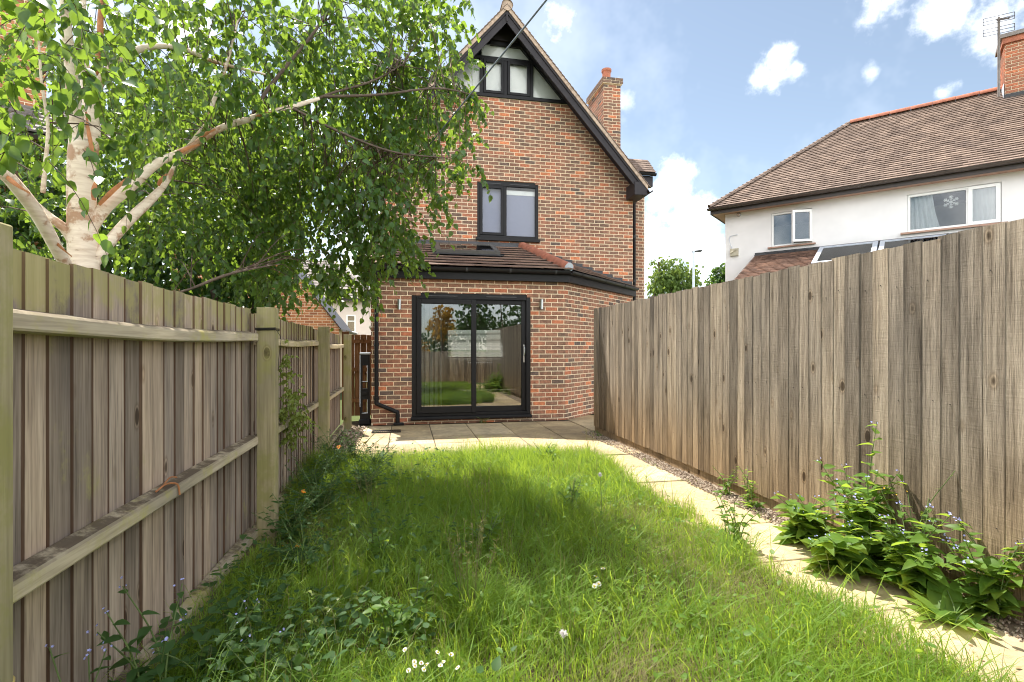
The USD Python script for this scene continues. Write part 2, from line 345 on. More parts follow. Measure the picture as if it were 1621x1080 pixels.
L['grey_tile'] = toned('grey_tile_look', [(0.0, (0.20, 0.17, 0.15)), (1.0, (0.36, 0.32, 0.28))], noise=0.3, scale=10, bump=0.3, blotch=0.3)
L['verge'] = plain('verge_mortar_look', (0.42, 0.31, 0.23), rough=0.95, noise=0.35, scale=14, bump=0.5)
L['terracotta'] = plain('terracotta_look', (0.36, 0.125, 0.07), rough=0.85, noise=0.3, scale=9, bump=0.3)
L['black'] = plain('black_plastic_look', (0.0085, 0.0078, 0.0082), rough=0.42, spec=0.25, noise=0.2, scale=5)
L['barge'] = plain('dark_fascia_look', (0.024, 0.0195, 0.0215), rough=0.45, spec=0.3, noise=0.2, scale=6)
L['lead'] = plain('lead_look', (0.038, 0.038, 0.040), rough=0.6, noise=0.3, scale=12, bump=0.2)
L['sash_grey'] = plain('grey_sash_look', (0.075, 0.07, 0.062), rough=0.5, noise=0.15)
L['steel'] = plain('brushed_steel_look', (0.55, 0.55, 0.55), rough=0.28, metallic=1.0, noise=0.1)
L['white_plastic'] = plain('white_plastic_look', (0.80, 0.79, 0.76), rough=0.35, noise=0.03)
L['grey_plastic'] = plain('grey_plastic_look', (0.50, 0.54, 0.60), rough=0.4, noise=0.08)
L['blind'] = plain('blind_look', (0.74, 0.72, 0.68), rough=0.6, noise=0.03)
L['grey_blind'] = plain('grey_blind_look', (0.26, 0.27, 0.37), rough=0.8, noise=0.02)
L['curtain'] = plain('curtain_look', (0.72, 0.74, 0.74), rough=0.9, noise=0.05)
L['plaster'] = plain('room_plaster_look', (0.42, 0.40, 0.37), rough=0.9, noise=0.05)
L['room_floor'] = plain('room_floor_look', (0.10, 0.08, 0.06), rough=0.6, noise=0.2)
L['render'] = plain('white_render_look', (0.72, 0.70, 0.68), rough=0.9, spec=0.15, noise=0.06, scale=2.5, bump=0.05)
L['pink_render'] = plain('pink_render_look', (0.66, 0.55, 0.48), rough=0.9, spec=0.15, noise=0.05, scale=2.0)
L['soffit'] = plain('soffit_look', (0.36, 0.22, 0.16), rough=0.8, noise=0.1)
L['dark_gutter'] = plain('dark_gutter_look', (0.040, 0.028, 0.022), rough=0.45, noise=0.2)
L['left_board'] = wood('weathered_board_look', [(0.22, (0.15, 0.118, 0.092)), (0.45, (0.315, 0.258, 0.208)), (0.62, (0.40, 0.335, 0.272)), (0.8, (0.53, 0.455, 0.375))], algae=(0.32, 0.29, 0.11), algae_range=(0.58, 0.78), edge=(0.085, 0.045, 0.026), algae_top=0.22, fine=True)
L['rail'] = wood('mossy_rail_look', [(0.2, (0.24, 0.20, 0.14)), (0.5, (0.45, 0.39, 0.28)), (0.8, (0.54, 0.48, 0.36))], grain=(60, 3.0, 60), dirt=(0.085, 0.06, 0.04), algae=(0.36, 0.33, 0.08), algae_range=(0.48, 0.68), knots=False)
L['post'] = wood('green_post_look', [(0.2, (0.17, 0.145, 0.085)), (0.5, (0.28, 0.245, 0.145)), (0.8, (0.36, 0.32, 0.20))], algae=(0.22, 0.21, 0.065), algae_range=(0.42, 0.66))
L['right_board'] = wood('sawn_board_look', [(0.25, (0.105, 0.085, 0.066)), (0.42, (0.25, 0.21, 0.168)), (0.58, (0.355, 0.305, 0.250)), (0.8, (0.47, 0.41, 0.34))], grain=(38, 38, 2.0), bump=1.0, bumpd=0.010, saw=0.40, low=(1.0, 0.80, 0.53), fine=True, contrast=True)
L['gate'] = wood('brown_gate_look', [(0.2, (0.10, 0.045, 0.02)), (0.5, (0.24, 0.11, 0.05)), (0.8, (0.34, 0.17, 0.085))])
L['slab'] = toned('buff_slab_look', [(0.0, (0.42, 0.315, 0.175)), (0.5, (0.51, 0.395, 0.225)), (1.0, (0.60, 0.48, 0.295))], noise=0.30, scale=16.0, bump=0.6, bumpd=0.008, blotch=0.45, rough=0.75)
L['joint'] = plain('slab_joint_look', (0.07, 0.055, 0.035), rough=0.95, noise=0.3)
L['soil'] = plain('soil_look', (0.085, 0.065, 0.038), rough=1.0, spec=0.1, noise=0.45, scale=22, bump=0.6)
L['ground'] = plain('ground_look', (0.075, 0.095, 0.035), rough=1.0, spec=0.1, noise=0.4, scale=0.7)
L['gravel'] = toned('gravel_look', [(0.0, (0.13, 0.092, 0.062)), (0.5, (0.25, 0.19, 0.135)), (1.0, (0.45, 0.38, 0.30))], noise=0.2, scale=60, bump=0.2)
L['birch_leaf'] = leafy('birch_leaf_look', (0.030, 0.080, 0.022), (0.095, 0.170, 0.036), (0.40, 0.60, 0.060), tr=0.48, rough=0.32, spec=0.6)
L['hedge_leaf'] = leafy('dark_leaf_look', (0.024, 0.060, 0.018), (0.065, 0.135, 0.028), (0.24, 0.40, 0.04), tr=0.38, rough=0.4)
L['far_leaf'] = leafy('far_leaf_look', (0.09, 0.15, 0.03), (0.17, 0.24, 0.05), (0.38, 0.50, 0.09), tr=0.4, rough=0.6)
L['gold_leaf'] = leafy('gold_leaf_look', (0.40, 0.22, 0.02), (0.62, 0.38, 0.03), (0.6, 0.36, 0.03), tr=0.4, rough=0.6)
L['weed_leaf'] = leafy('weed_leaf_look', (0.10, 0.19, 0.034), (0.20, 0.32, 0.062), (0.56, 0.76, 0.08), tr=0.48, rough=0.5, spec=0.3, vary=0.7)
L['dark_weed'] = leafy('dark_weed_look', (0.048, 0.105, 0.032), (0.115, 0.20, 0.060), (0.30, 0.48, 0.065), tr=0.38, rough=0.6, spec=0.22, vary=0.7)
L['varieg'] = leafy('variegated_leaf_look', (0.19, 0.25, 0.05), (0.58, 0.58, 0.20), (0.5, 0.55, 0.10), tr=0.3, vary=0.85)
L['grass'] = leafy('grass_look', (0.105, 0.205, 0.022), (0.265, 0.355, 0.060), (0.58, 0.76, 0.07), tr=0.5, rough=0.5, spec=0.3, patch=2.2, vary=0.5)
L['dry_grass'] = leafy('straw_grass_look', (0.22, 0.20, 0.08), (0.40, 0.36, 0.18), (0.40, 0.36, 0.14), tr=0.35, rough=0.6)
L['stem'] = plain('green_stem_look', (0.10, 0.15, 0.04), rough=0.6, noise=0.3)
L['twig'] = plain('twig_look', (0.085, 0.052, 0.034), rough=0.8, noise=0.3, scale=30)
L['litter'] = plain('dry_litter_look', (0.20, 0.13, 0.06), rough=0.9, noise=0.5, scale=30)
L['petal_blue'] = plain('blue_petal_look', (0.38, 0.40, 0.70), rough=0.6, noise=0.1)
L['petal_white'] = plain('white_petal_look', (0.78, 0.74, 0.72), rough=0.7, noise=0.05)
L['petal_yellow'] = plain('yellow_petal_look', (0.72, 0.42, 0.02), rough=0.6, noise=0.15)
L['petal_orange'] = plain('orange_petal_look', (0.75, 0.24, 0.015), rough=0.6, noise=0.15)
L['petal_rose'] = plain('pale_rose_look', (0.72, 0.50, 0.14), rough=0.6, noise=0.15)
def birch_bark():
    n = {'g': ('geometry', {}), 'map': ('mapping', {'scale': (7, 7, 40)}), 'n': ('noise_texture', {'scale': 1.0, 'detail': 4.0, 'roughness': 0.6}),
         'r': ('rgb_ramp', {'ramp': [(0.27, (0.13, 0.08, 0.05)), (0.34, (0.60, 0.47, 0.35)), (0.6, (0.76, 0.65, 0.52))]}),
         'n2': ('noise_texture', {'scale': 5.0, 'detail': 6.0, 'roughness': 0.65}),
         'f': ('map_range', {'range_type': 'smoothstep', 'from_min': 0.53, 'from_max': 0.62, 'to_min': 0.0, 'to_max': 0.85, 'clamp': True}),
         'm': ('mix', {'mix_type': 'mix', 'color2': (0.36, 0.19, 0.10)}),
         'b': ('bump', {'strength': 0.5, 'distance': 0.006}), 'p': ('principled_bsdf', {'roughness': 0.7, 'specular_ior_level': 0.25})}
    l = [('g.position', 'map.vector'), ('map.vector', 'n.vector'), ('g.position', 'n2.vector'), ('n.fac', 'r.fac'), ('n2.fac', 'f.value'), ('f.result', 'm.fac'),
         ('r.color', 'm.color1'), ('m.color', 'p.base_color'), ('n2.fac', 'b.height'), ('b.normal', 'p.normal')]
    return M('birch_bark_look', n, l)
L['birch_bark'] = birch_bark()
L['bark_peel'] = plain('peeling_bark_look', (0.40, 0.16, 0.06), rough=0.7, noise=0.35, scale=20)
L['bark'] = plain('brown_bark_look', (0.10, 0.07, 0.05), rough=0.9, noise=0.35, scale=20, bump=0.5)
def pane_look(name, ior, tint=(0.85, 0.88, 0.88)):
    n = {'f': ('fresnel', {'IOR': ior}), 't': ('transparent_bsdf', {'color': tint}), 'gl': ('glossy_bsdf', {'roughness': 0.0, 'color': (1, 1, 1)}), 'm': ('mix_closure', {})}
    return M(name, n, [('f.fac', 'm.fac'), ('t.BSDF', 'm.closure1'), ('gl.BSDF', 'm.closure2')], surface='m.closure')
L['pane'] = pane_look('window_glass_look', 2.1)
L['mid_pane'] = pane_look('house_window_glass_look', 1.75, (0.95, 0.96, 0.96))
L['faint_pane'] = pane_look('roof_light_glass_look', 1.14, (0.97, 0.98, 0.98))
L['clear_pane'] = pane_look('clear_glass_look', 1.35, (0.97, 0.98, 0.98))
L['door_pane'] = pane_look('door_glass_look', 2.3, (0.72, 0.75, 0.75))

# ------------------------------------------------------------------ brickwork and tile courses
def brick_course_pieces(poly, o, u, n, z0=0.0, ch=0.075, bl=0.225, joint=0.0135, proud=0.005, start=0.0, tones=(0, 1)):
    """bricks in stretcher bond clipped to the polygon (u, z); o = origin at u=0, z=0; u = wall direction, n = outward normal"""
    out = []; P = prep(poly); minx, minz, maxx, maxz = poly.bounds
    o, u, n = np.asarray(o, float), np.asarray(u, float), np.asarray(n, float); zz = np.array([0, 0, 1.0])
    for i in range(int((minz - z0) / ch), int((maxz - z0) / ch) + 1):
        off = start + (0.5 * bl if i % 2 else 0.0)
        for j in range(int((minx - off) / bl) - 1, int((maxx - off) / bl) + 2):
            a, b = off + j * bl + joint / 2, off + (j + 1) * bl - joint / 2
            c, d = z0 + i * ch + joint / 2, z0 + (i + 1) * ch - joint / 2
            r = sbox(a, c, b, d)
            if not P.contains(r):
                if not P.intersects(r): continue
                q = r.intersection(poly)
                if q.area < 0.06 * r.area: continue
                a, c, b, d = q.bounds
            pr = proud + rng.uniform(-0.002, 0.002); e = 0.0045
            J = rng.uniform(-0.0018, 0.0018, (4, 2))
            back = [(a, c), (b, c), (b, d), (a, d)]
            front = [(a + e + J[0, 0], c + e + J[0, 1]), (b - e + J[1, 0], c + e + J[1, 1]), (b - e + J[2, 0], d - e + J[2, 1]), (a + e + J[3, 0], d - e + J[3, 1])]
            V = np.array([o + u * x + zz * z for x, z in back] + [o + u * x + zz * z + n * pr * 0.4 for x, z in back] + [o + u * x + zz * z + n * pr for x, z in front])
            F = []
            for k in range(4):
                k2 = (k + 1) % 4
                F += [[k, k2, 4 + k2], [k, 4 + k2, 4 + k], [4 + k, 4 + k2, 8 + k2], [4 + k, 8 + k2, 8 + k]]
            F += [[8, 9, 10], [8, 10, 11]]
            F = np.array(F)
            if np.dot(np.cross(u, zz), n) < 0: F = F[:, ::-1]
            t = float(np.clip(rng.normal(0.52, 0.25), 0, 1))
            out.append((V, F, tones[0] + (tones[1] - tones[0]) * t))
    return out
def tile_pieces(poly, o, u, v, gauge, width, thick=0.014, lap=0.03, tone=(0, 1), bond=True, gap=0.0):
    """roof tiles on the plane through o spanned by u (along the eave) and v (up the slope), clipped to the polygon (u, v)"""
    o, u, v = (np.asarray(k, float) for k in (o, u, v)); n = np.cross(u, v)
    if n[2] < 0: n = -n
    out = []; P = prep(poly); x0, y0, x1, y1 = poly.bounds
    for i in range(0, int((y1 - y0) / gauge) + 1):
        off = (width / 2 if (i % 2 and bond) else 0)
        for j in range(int((x0 - off) / width) - 1, int((x1 - off) / width) + 2):
            a, b, c, d = off + j * width + 0.0015, off + (j + 1) * width - 0.0015, y0 + i * gauge, y0 + (i + 1) * gauge
            r = sbox(a, c, b, d)
            if not P.contains(r):
                if not P.intersects(r): continue
                q = r.intersection(poly)
                if q.area < 0.12 * r.area: continue
                a, c, b, d = q.bounds
            lift = thick * 1.15 + gap + rng.uniform(0, 0.004); k = rng.uniform(-0.0025, 0.0025)
            d2 = d + lap
            V = np.array([o + u * a + v * c + n * (lift - thick), o + u * b + v * c + n * (lift - thick + k), o + u * b + v * d2, o + u * a + v * d2,
                          o + u * a + v * c + n * lift, o + u * b + v * c + n * (lift + k), o + u * b + v * d2 + n * 0.004, o + u * a + v * d2 + n * 0.004])
            F = BF if np.dot(np.cross(u, v), n) > 0 else BF[:, ::-1]
            out.append((V, F, tone[0] + (tone[1] - tone[0]) * rng.random()))
    return out
def half_round(p0, p1, r, seg=9, up=(0, 0, 1), thick=0.012, flip=1):
    """half-round tile or gutter between two points"""
    p0, p1, up = (np.asarray(k, float) for k in (p0, p1, up)); t = (p1 - p0) / np.linalg.norm(p1 - p0)
    a = np.cross(t, up); a /= np.linalg.norm(a); b = np.cross(a, t) * flip
    ang = np.linspace(0, np.pi, seg)
    prof = [(r * math.cos(x), r * math.sin(x)) for x in ang] + [((r - thick) * math.cos(x), (r - thick) * math.sin(x)) for x in ang[::-1]]
    V = np.array([p + a * x + b * y for p in (p0, p1) for x, y in prof]); m = len(prof); F = []
    for k in range(m):
        k2 = (k + 1) % m
        F += [[k, k2, m + k2], [k, m + k2, m + k]]
    for k in range(seg - 1):
        q = m - 1 - k
        F += [[k, q, k + 1], [k + 1, q, q - 1], [m + k, m + k + 1, m + q], [m + k + 1, m + q - 1, m + q]]
    return V, np.array(F)
def ring(x0, x1, z0, z1, w, y0, y1, wb=None, wt=None):
    """rectangular frame in an xz wall (four bevelled bars, butted)"""
    wb, wt = wb or w, wt or w
    return cat([bev((x0, y0, z0), (x0 + w, y1, z1)), bev((x1 - w, y0, z0), (x1, y1, z1)), bev((x0 + w, y0, z0), (x1 - w, y1, z0 + wb)), bev((x0 + w, y0, z1 - wt), (x1 - w, y1, z1))])

# ================================================================== SETTING: ground, patio, path
g = solo('ground', None, None, (np.array([[-400, -400, -0.05], [400, -400, -0.05], [400, 400, -0.05], [-400, 400, -0.05]], float), np.array([[0, 1, 2], [0, 2, 3]])), L['ground'], kind='structure')
tag(stage.GetPrimAtPath(g), 'ground beyond the garden', 'ground')
def sheet(x0, y0, x1, y1, z, n=(2, 2), amp=0.0):
    X, Yv = np.meshgrid(np.linspace(x0, x1, n[0]), np.linspace(y0, y1, n[1]))
    Zv = np.full_like(X, z) + (amp * (meshkit.fbm(np.stack([X * 2.2, Yv * 2.2, X * 0], -1), 4, 3) - 0.5) if amp else 0)
    V = np.stack([X.ravel(), Yv.ravel(), Zv.ravel()], 1); F = []
    for j in range(n[1] - 1):
        for i in range(n[0] - 1):
            a = j * n[0] + i
            F += [[a, a + 1, a + n[0] + 1], [a, a + n[0] + 1, a + n[0]]]
    return V, np.array(F)
YE, YM = 8.87, 10.95                 # rear wall of the extension, rear wall of the house
XL, XC, XR = -0.55, 2.76, 4.98       # left wall, extension corner, right wall of the house
LFX, RFX = -0.99, 2.82               # faces of the left and of the right fence
solo('lawn_soil', 'bare earth under the long grass of the lawn', 'soil', sheet(-1.0, -0.6, 2.1, 6.5, -0.02, (60, 140), 0.06), L['soil'], kind='structure', smooth=True)
solo('left_border', 'earth strip along the foot of the left fence', 'soil', sheet(-1.05, 5.6, -0.6, 9.6, -0.012, (12, 60), 0.03), L['soil'], kind='structure', smooth=True)

patio = thing('patio', 'buff stone slab patio in front of the sliding door', 'patio', (1, 7.5, 0), kind='structure')
part(patio, 'joint_bed', cat([bx((-0.66, 5.85, -0.05), (2.80, 9.0, -0.011)), bx((2.80, 7.62, -0.05), (4.65, 9.5, -0.0115))]), L['joint'])
def slab(x0, y0, x1, y1, dz=0.0):
    g_ = 0.006
    return bev((x0 + g_, y0 + g_, -0.045), (x1 - g_, y1 - g_, dz), 0.004)
for iy in range(5):
    for ix in range(-2, 4):
        x0, x1, y0, y1 = 0.385 + ix * 0.605, 0.385 + (ix + 1) * 0.605, YE - 0.07 - (iy + 1) * 0.582, YE - 0.07 - iy * 0.582
        if ix == -2: x0 = -0.65
        part(patio, 'slab', slab(x0, y0, x1, y1, rng.uniform(-0.004, 0.002)), L['slab'], tone=rng.random())
for k in range(3):   # slabs that go on past the splayed corner
    part(patio, 'slab', slab(2.82 + k * 0.605, 7.62 if k else 7.72, 2.82 + (k + 1) * 0.605, YE - 0.02, rng.uniform(-0.004, 0.002)), L['slab'], tone=rng.random())
    part(patio, 'slab', slab(2.82 + k * 0.605, YE - 0.02, 2.82 + (k + 1) * 0.605, YE + 0.6, rng.uniform(-0.004, 0.002)), L['slab'], tone=rng.random())
path = thing('path', 'single row of buff stone slabs along the foot of the right fence', 'path', (2.3, 2.5, 0), kind='structure')
part(path, 'joint_bed', bx((1.99, -0.6, -0.06), (2.645, 5.87, -0.0125)), L['joint'])
for k in range(10):
    y1 = 5.85 - k * 0.62
    xo = rng.uniform(-0.008, 0.008)
    part(path, 'slab', slab(2.0 + xo, y1 - 0.62, 2.635 + xo, y1, rng.uniform(-0.006, 0.003)), L['slab'], tone=0.4 + 0.6 * rng.random())
# gravel between path and fence, debris strip beside the patio
def pebbles(n, xr, yr, size=(0.006, 0.018), z=0.0):
    ico = trimesh.creation.icosphere(0); out = []
    for _ in range(n):
        s = rng.uniform(*size) * np.array([1, rng.uniform(0.6, 1), rng.uniform(0.45, 0.8)])
        R = trimesh.transformations.rotation_matrix(rng.uniform(0, 6.28), rng.normal(size=3))[:3, :3]
        v = (np.array(ico.vertices) * rng.uniform(0.8, 1.2, (12, 1))) * s @ R.T + np.array([rng.uniform(*xr), rng.uniform(*yr), z + s[2] * 0.35])
        out.append((v, np.array(ico.faces), rng.random()))
    return out
gv = thing('gravel_strip', 'narrow strip of pinkish gravel between path slabs and right fence', 'gravel', (2.72, 3, 0), kind='stuff')
part(gv, 'bed', sheet(2.63, -0.6, 2.9, 7.66, -0.012, (6, 90), 0.02), L['gravel'], tone=0.35)
joined(gv, 'pebble', pebbles(4200, (2.60, 2.81), (1.4, 7.6), (0.004, 0.013)), L['gravel'])
gv2 = thing('stone_debris', 'loose stones and dry bits in the gap between left fence and patio', 'gravel', (-0.75, 7.5, 0), kind='stuff')
joined(gv2, 'pebble', pebbles(700, (-0.92, -0.62), (5.8, 8.8), (0.006, 0.02)), L['gravel'])

# ================================================================== BRICK HOUSE
house = thing('brick_house', 'brown brick house with black gable boards and a single storey rear extension', 'house', (2.0, 11.0, 0))
EZ = 2.43
# --- extension walls
ew_poly = Polygon([(0, 0), (XC - XL, 0), (XC - XL, EZ), (0, EZ)]).difference(sbox(0.65, 0.10, 2.68, 2.19))
ew = part(house, 'extension_wall', prism(ew_poly, (XL, YE, 0), (1, 0, 0), (0, 0, 1), (0, 1, 0), 0.10), L['mortar'])
q = math.sqrt(0.5)
SPL = math.hypot(XR - XC, YM - YE)
sd = np.array([XR - XC, YM - YE, 0]) / SPL; sn = np.array([sd[1], -sd[0], 0])
sp_poly = Polygon([(0, 0), (SPL, 0), (SPL, EZ), (0, EZ)])
sw = part(house, 'splay_wall', prism(sp_poly, (XC, YE, 0), sd, (0, 0, 1), -sn, 0.10), L['mortar'])
b1 = brick_course_pieces(ew_poly, (XL, YE, 0), (1, 0, 0), (0, -1, 0), z0=-0.035, start=0.02)
b2 = brick_course_pieces(sp_poly, (XC, YE, 0), sd, sn, z0=-0.035, start=0.10)
for it in b1: pass
order = sorted([(np.linalg.norm(v.mean(0) - EYEP), 0, i) for i, (v, f, t) in enumerate(b1)] + [(np.linalg.norm(v.mean(0) - EYEP), 1, i) for i, (v, f, t) in enumerate(b2)])
near = {(w, i) for _, w, i in order[:300]}
for w, (par, bb) in enumerate(((ew, b1), (sw, b2))):
    for i, (v, f, t) in enumerate(bb):
        if (w, i) in near: part(par, 'brick', (v, f), L['brick'], tone=t)
    rest = [x for i, x in enumerate(bb) if (w, i) not in near]
    if rest: joined(par, 'brickwork', rest, L['brick'])
# left return of the extension and left wall of the house
part(house, 'side_wall', bx((XL, YE + 0.1, 0), (XL + 0.1, 15.0, EZ - 0.02)), L['mortar'])
lw_poly = Polygon([(0, 0), (6.1, 0), (6.1, 5.2), (2.09, 5.2), (2.09, 2.43), (0, 2.43)])
joined(house, 'side_brickwork', brick_course_pieces(lw_poly, (XL, YE + 0.01, 0), (0, 1, 0), (-1, 0, 0), z0=-0.035), L['brick'])
part(house, 'side_wall', bx((XL, YM + 0.1, EZ - 0.02), (XL + 0.1, 15.0, 5.2)), L['mortar'])
part(house, 'side_wall', bx((XR - 0.1, YM + 0.1, 0), (XR, 15.0, 5.0)), L['mortar'])
joined(house, 'side_brickwork', brick_course_pieces(sbox(0, 2, 4.0, 5.0), (XR, YM + 0.01, 0), (0, 1, 0), (1, 0, 0), z0=-0.035), L['brick'])
# --- gable wall
AX, AZ, SLOPE = 2.03, 8.20, 1.13      # apex of the gable wall
def gz(x): return AZ - SLOPE * abs(x - AX)
gpoly = Polygon([(XL, 2.3), (XR, 2.3), (XR, gz(XR)), (AX + (AZ - 6.57) / SLOPE, 6.57), (AX - (AZ - 6.57) / SLOPE, 6.57), (XL, gz(XL))]).difference(sbox(1.475, 3.535, 2.80, 4.815))
gw = part(house, 'gable_wall', prism(gpoly, (0, YM, 0), (1, 0, 0), (0, 0, 1), (0, 1, 0), 0.10), L['mortar'])
joined(gw, 'brickwork', brick_course_pieces(gpoly, (0, YM, 0), (1, 0, 0), (0, -1, 0), z0=-0.035, start=0.03), L['brick'])
# brick soldier-like header course over the window is plain stretcher here, as in the photograph
# --- gable glazing
def tri_prism(pts, y0, y1): return prism(Polygon(pts), (0, y0, 0), (1, 0, 0), (0, 0, 1), (0, 1, 0), y1 - y0)
gg = part(house, 'gable_window', cat([
    bev((0.55, YM - 0.03, 6.57), (3.50, YM + 0.06, 6.645)), bev((1.53, YM - 0.02, 6.645), (1.60, YM + 0.05, 7.36)), bev((2.615, YM - 0.02, 6.645), (2.69, YM + 0.05, 7.36)),
    bev((1.34, YM - 0.02, 7.36), (2.74, YM + 0.05, 7.43)), bev((2.045, YM - 0.018, 6.645), (2.115, YM + 0.05, 7.36)), bev((1.75, YM - 0.02, 7.68), (2.45, YM + 0.05, 7.76))]), L['black'], label='black framed triangular glazing under the gable')
for sx, name in ((-1, 'frame'), (1, 'frame')):
    a, b = AX + sx * 1.415, AX + sx * 0.36
    part(gg, name, tri_prism([(a, 6.646), (a - sx * 0.085, 6.646), (b - sx * 0.075, gz(b) - 0.01), (b, gz(b) - 0.0)], YM - 0.021, YM + 0.05), L['black'])
part(gg, 'sash', ring(1.605, 2.04, 6.65, 7.355, 0.055, YM - 0.035, YM + 0.02), L['black'])
part(gg, 'sash', ring(2.12, 2.61, 6.65, 7.355, 0.055, YM - 0.035, YM + 0.02), L['black'])
for pts in ([(1.66, 6.70), (1.99, 6.70), (1.99, 7.30), (1.66, 7.30)], [(2.175, 6.70), (2.555, 6.70), (2.555, 7.30), (2.175, 7.30)],
            [(2.69, 6.645), (3.40, 6.645), (2.69, gz(2.69) - 0.03)], [(0.66, 6.645), (1.53, 6.645), (1.53, gz(1.53) - 0.03)],
            [(1.38, 7.43), (2.68, 7.43), (2.46, 7.68), (1.60, 7.68)]):
    part(gg, 'pane', tri_prism(pts, YM + 0.008, YM + 0.012), L['clear_pane'])
for x0, x1 in ((1.60, 2.045), (2.115, 2.61)):
    part(gg, 'blind', bx((x0, YM + 0.06, 6.66), (x1, YM + 0.065, 7.34)), L['blind'])
part(gg, 'blind', tri_prism([(2.64, 6.645), (3.42, 6.645), (2.64, gz(2.64) - 0.02)], YM + 0.06, YM + 0.065), L['blind'])
part(gg, 'blind', tri_prism([(0.64, 6.645), (1.58, 6.645), (1.58, gz(1.58) - 0.02)], YM + 0.06, YM + 0.065), L['blind'])
part(gg, 'blind', tri_prism([(1.33, 7.40), (2.73, 7.40), (2.47, 7.70), (1.59, 7.70)], YM + 0.06, YM + 0.065), L['blind'])
part(house, 'gable_panel', tri_prism([(AX - 0.38, 7.765), (AX + 0.38, 7.765), (AX, AZ - 0.01)], YM - 0.06, YM + 0.05), L['barge'])
# --- first floor window
fw = part(house, 'first_floor_window', ring(1.475, 2.80, 3.60, 4.81, 0.06, YM + 0.01, YM + 0.08, wt=0.10), L['black'], label='black framed two pane casement window')
part(fw, 'mullion', bev((2.045, YM + 0.012, 3.66), (2.11, YM + 0.078, 4.71)), L['black'])
part(fw, 'sash', ring(1.537, 2.043, 3.662, 4.708, 0.055, YM - 0.004, YM + 0.05), L['black'])
part(fw, 'pane', bx((1.59, YM + 0.03, 3.71), (1.99, YM + 0.034, 4.66)), L['clear_pane'])
part(fw, 'pane', bx((2.11, YM + 0.04, 3.66), (2.74, YM + 0.044, 4.71)), L['clear_pane'])
part(fw, 'sill', bev((1.45, YM - 0.055, 3.535), (2.83, YM + 0.08, 3.598)), L['black'])
for k in range(2):
    part(fw, 'trickle_vent', bev((1.55 + k * 0.62, YM + 0.004, 4.745), (1.98 + k * 0.62, YM + 0.012, 4.765), 0.002), L['lead'])
part(fw, 'blind', bx((1.54, YM + 0.12, 3.62), (2.06, YM + 0.125, 4.72)), L['grey_blind'])
part(fw, 'blind', bx((2.09, YM + 0.12, 3.62), (2.76, YM + 0.125, 4.56)), L['grey_blind'])
part(fw, 'blind_cassette', bev((2.09, YM + 0.11, 4.56), (2.76, YM + 0.15, 4.66)), L['white_plastic'])
part(house, 'inner_wall', bx((XL + 0.1, YM + 0.6, 2.6), (XR - 0.1, YM + 0.65, 8.0 - 2.4)), L['plaster'])
# --- main roof
VY = YM - 0.42                         # outer face of the barge boards
RZ = 8.27
def rz(x): return RZ - SLOPE * abs(x - AX)
ang = math.atan(SLOPE); ex_r, ex_l = 5.16, -0.75
for nm, xe, sx in (('roof', ex_r, 1), ('roof', ex_l, -1)):
    o = np.array([xe, VY - 0.06, rz(xe)]); up = np.array([-sx * math.cos(ang), 0, math.sin(ang)]); n_ = np.array([sx * math.sin(ang), 0, math.cos(ang)])
    ln = abs(xe - AX) / math.cos(ang)
    rf = part(house, nm, obox(o - n_ * 0.06 + np.array([0, 0.05, 0]), (0, 1, 0), up, n_, 4.7, ln, 0.055), L['barge'])
    tiles = tile_pieces(sbox(0, 0, 4.75, ln), o, (0, 1, 0), up, 0.10, 0.165, thick=0.016, lap=0.02)
    verge = [t_ for t_ in tiles if t_[0][:, 1].mean() < VY + 0.4]
    pieces(rf, 'roof_tile', verge, L['clay_tile'], limit=80 if sx > 0 else 0, stuff_name='roof_tiling')
    joined(rf, 'roof_tiling', [t_ for t_ in tiles if t_[0][:, 1].mean() >= VY + 0.4], L['clay_tile'])
for k in range(11):
    part(house, 'ridge_tile', half_round((AX, VY - 0.07 + k * 0.43, RZ - 0.02), (AX, VY - 0.07 + (k + 1) * 0.43 - 0.006, RZ - 0.02 + rng.uniform(0, 0.006)), 0.12), L['clay_tile'], tone=rng.random(), smooth=40)
part(house, 'ridge_bedding', tube([(AX, VY - 0.055, RZ - 0.02), (AX, VY + 0.1, RZ - 0.02)], 0.107, 16), L['verge'])
for sx, xe in ((1, 5.02), (-1, -0.62)):
    a, b = AX + sx * 0.0, xe
    bw = 0.27
    pts = [(AX, rz(AX) - 0.10), (b, rz(b) - 0.10), (b, rz(b) - 0.07 - bw), (AX, rz(AX) - 0.07 - bw)]
    part(house, 'verge_bedding', tri_prism([(AX, rz(AX) - 0.004), (b + 0.1 * sx, rz(b + 0.1 * sx) - 0.004), (b + 0.1 * sx, rz(b + 0.1 * sx) - 0.099), (AX, rz(AX) - 0.099)], VY - 0.045, VY + 0.06), L['verge'])
    part(house, 'barge_board', tri_prism(pts, VY, VY + 0.03), L['barge'], label='black barge board along the gable slope')
    part(house, 'barge_moulding', tri_prism([(AX, rz(AX) - 0.101), (b, rz(b) - 0.101), (b, rz(b) - 0.16), (AX, rz(AX) - 0.16)], VY - 0.022, VY - 0.001), L['barge'])
    # soffit under the overhanging verge
    part(house, 'soffit', tri_prism([(AX, rz(AX) - 0.085), (b, rz(b) - 0.085), (b, rz(b) - 0.10), (AX, rz(AX) - 0.10)], VY + 0.031, YM + 0.02), L['barge'])
    # box end at the foot of the verge
    part(house, 'eaves_box', bev((b - sx * 0.20, VY - 0.03, rz(b) - 0.33) if sx > 0 else (b, VY - 0.03, rz(b) - 0.33), (b + 0.10, YM + 0.3, rz(b) - 0.04) if sx > 0 else (b + 0.38, YM + 0.3, rz(b) - 0.04), 0.01), L['barge'])
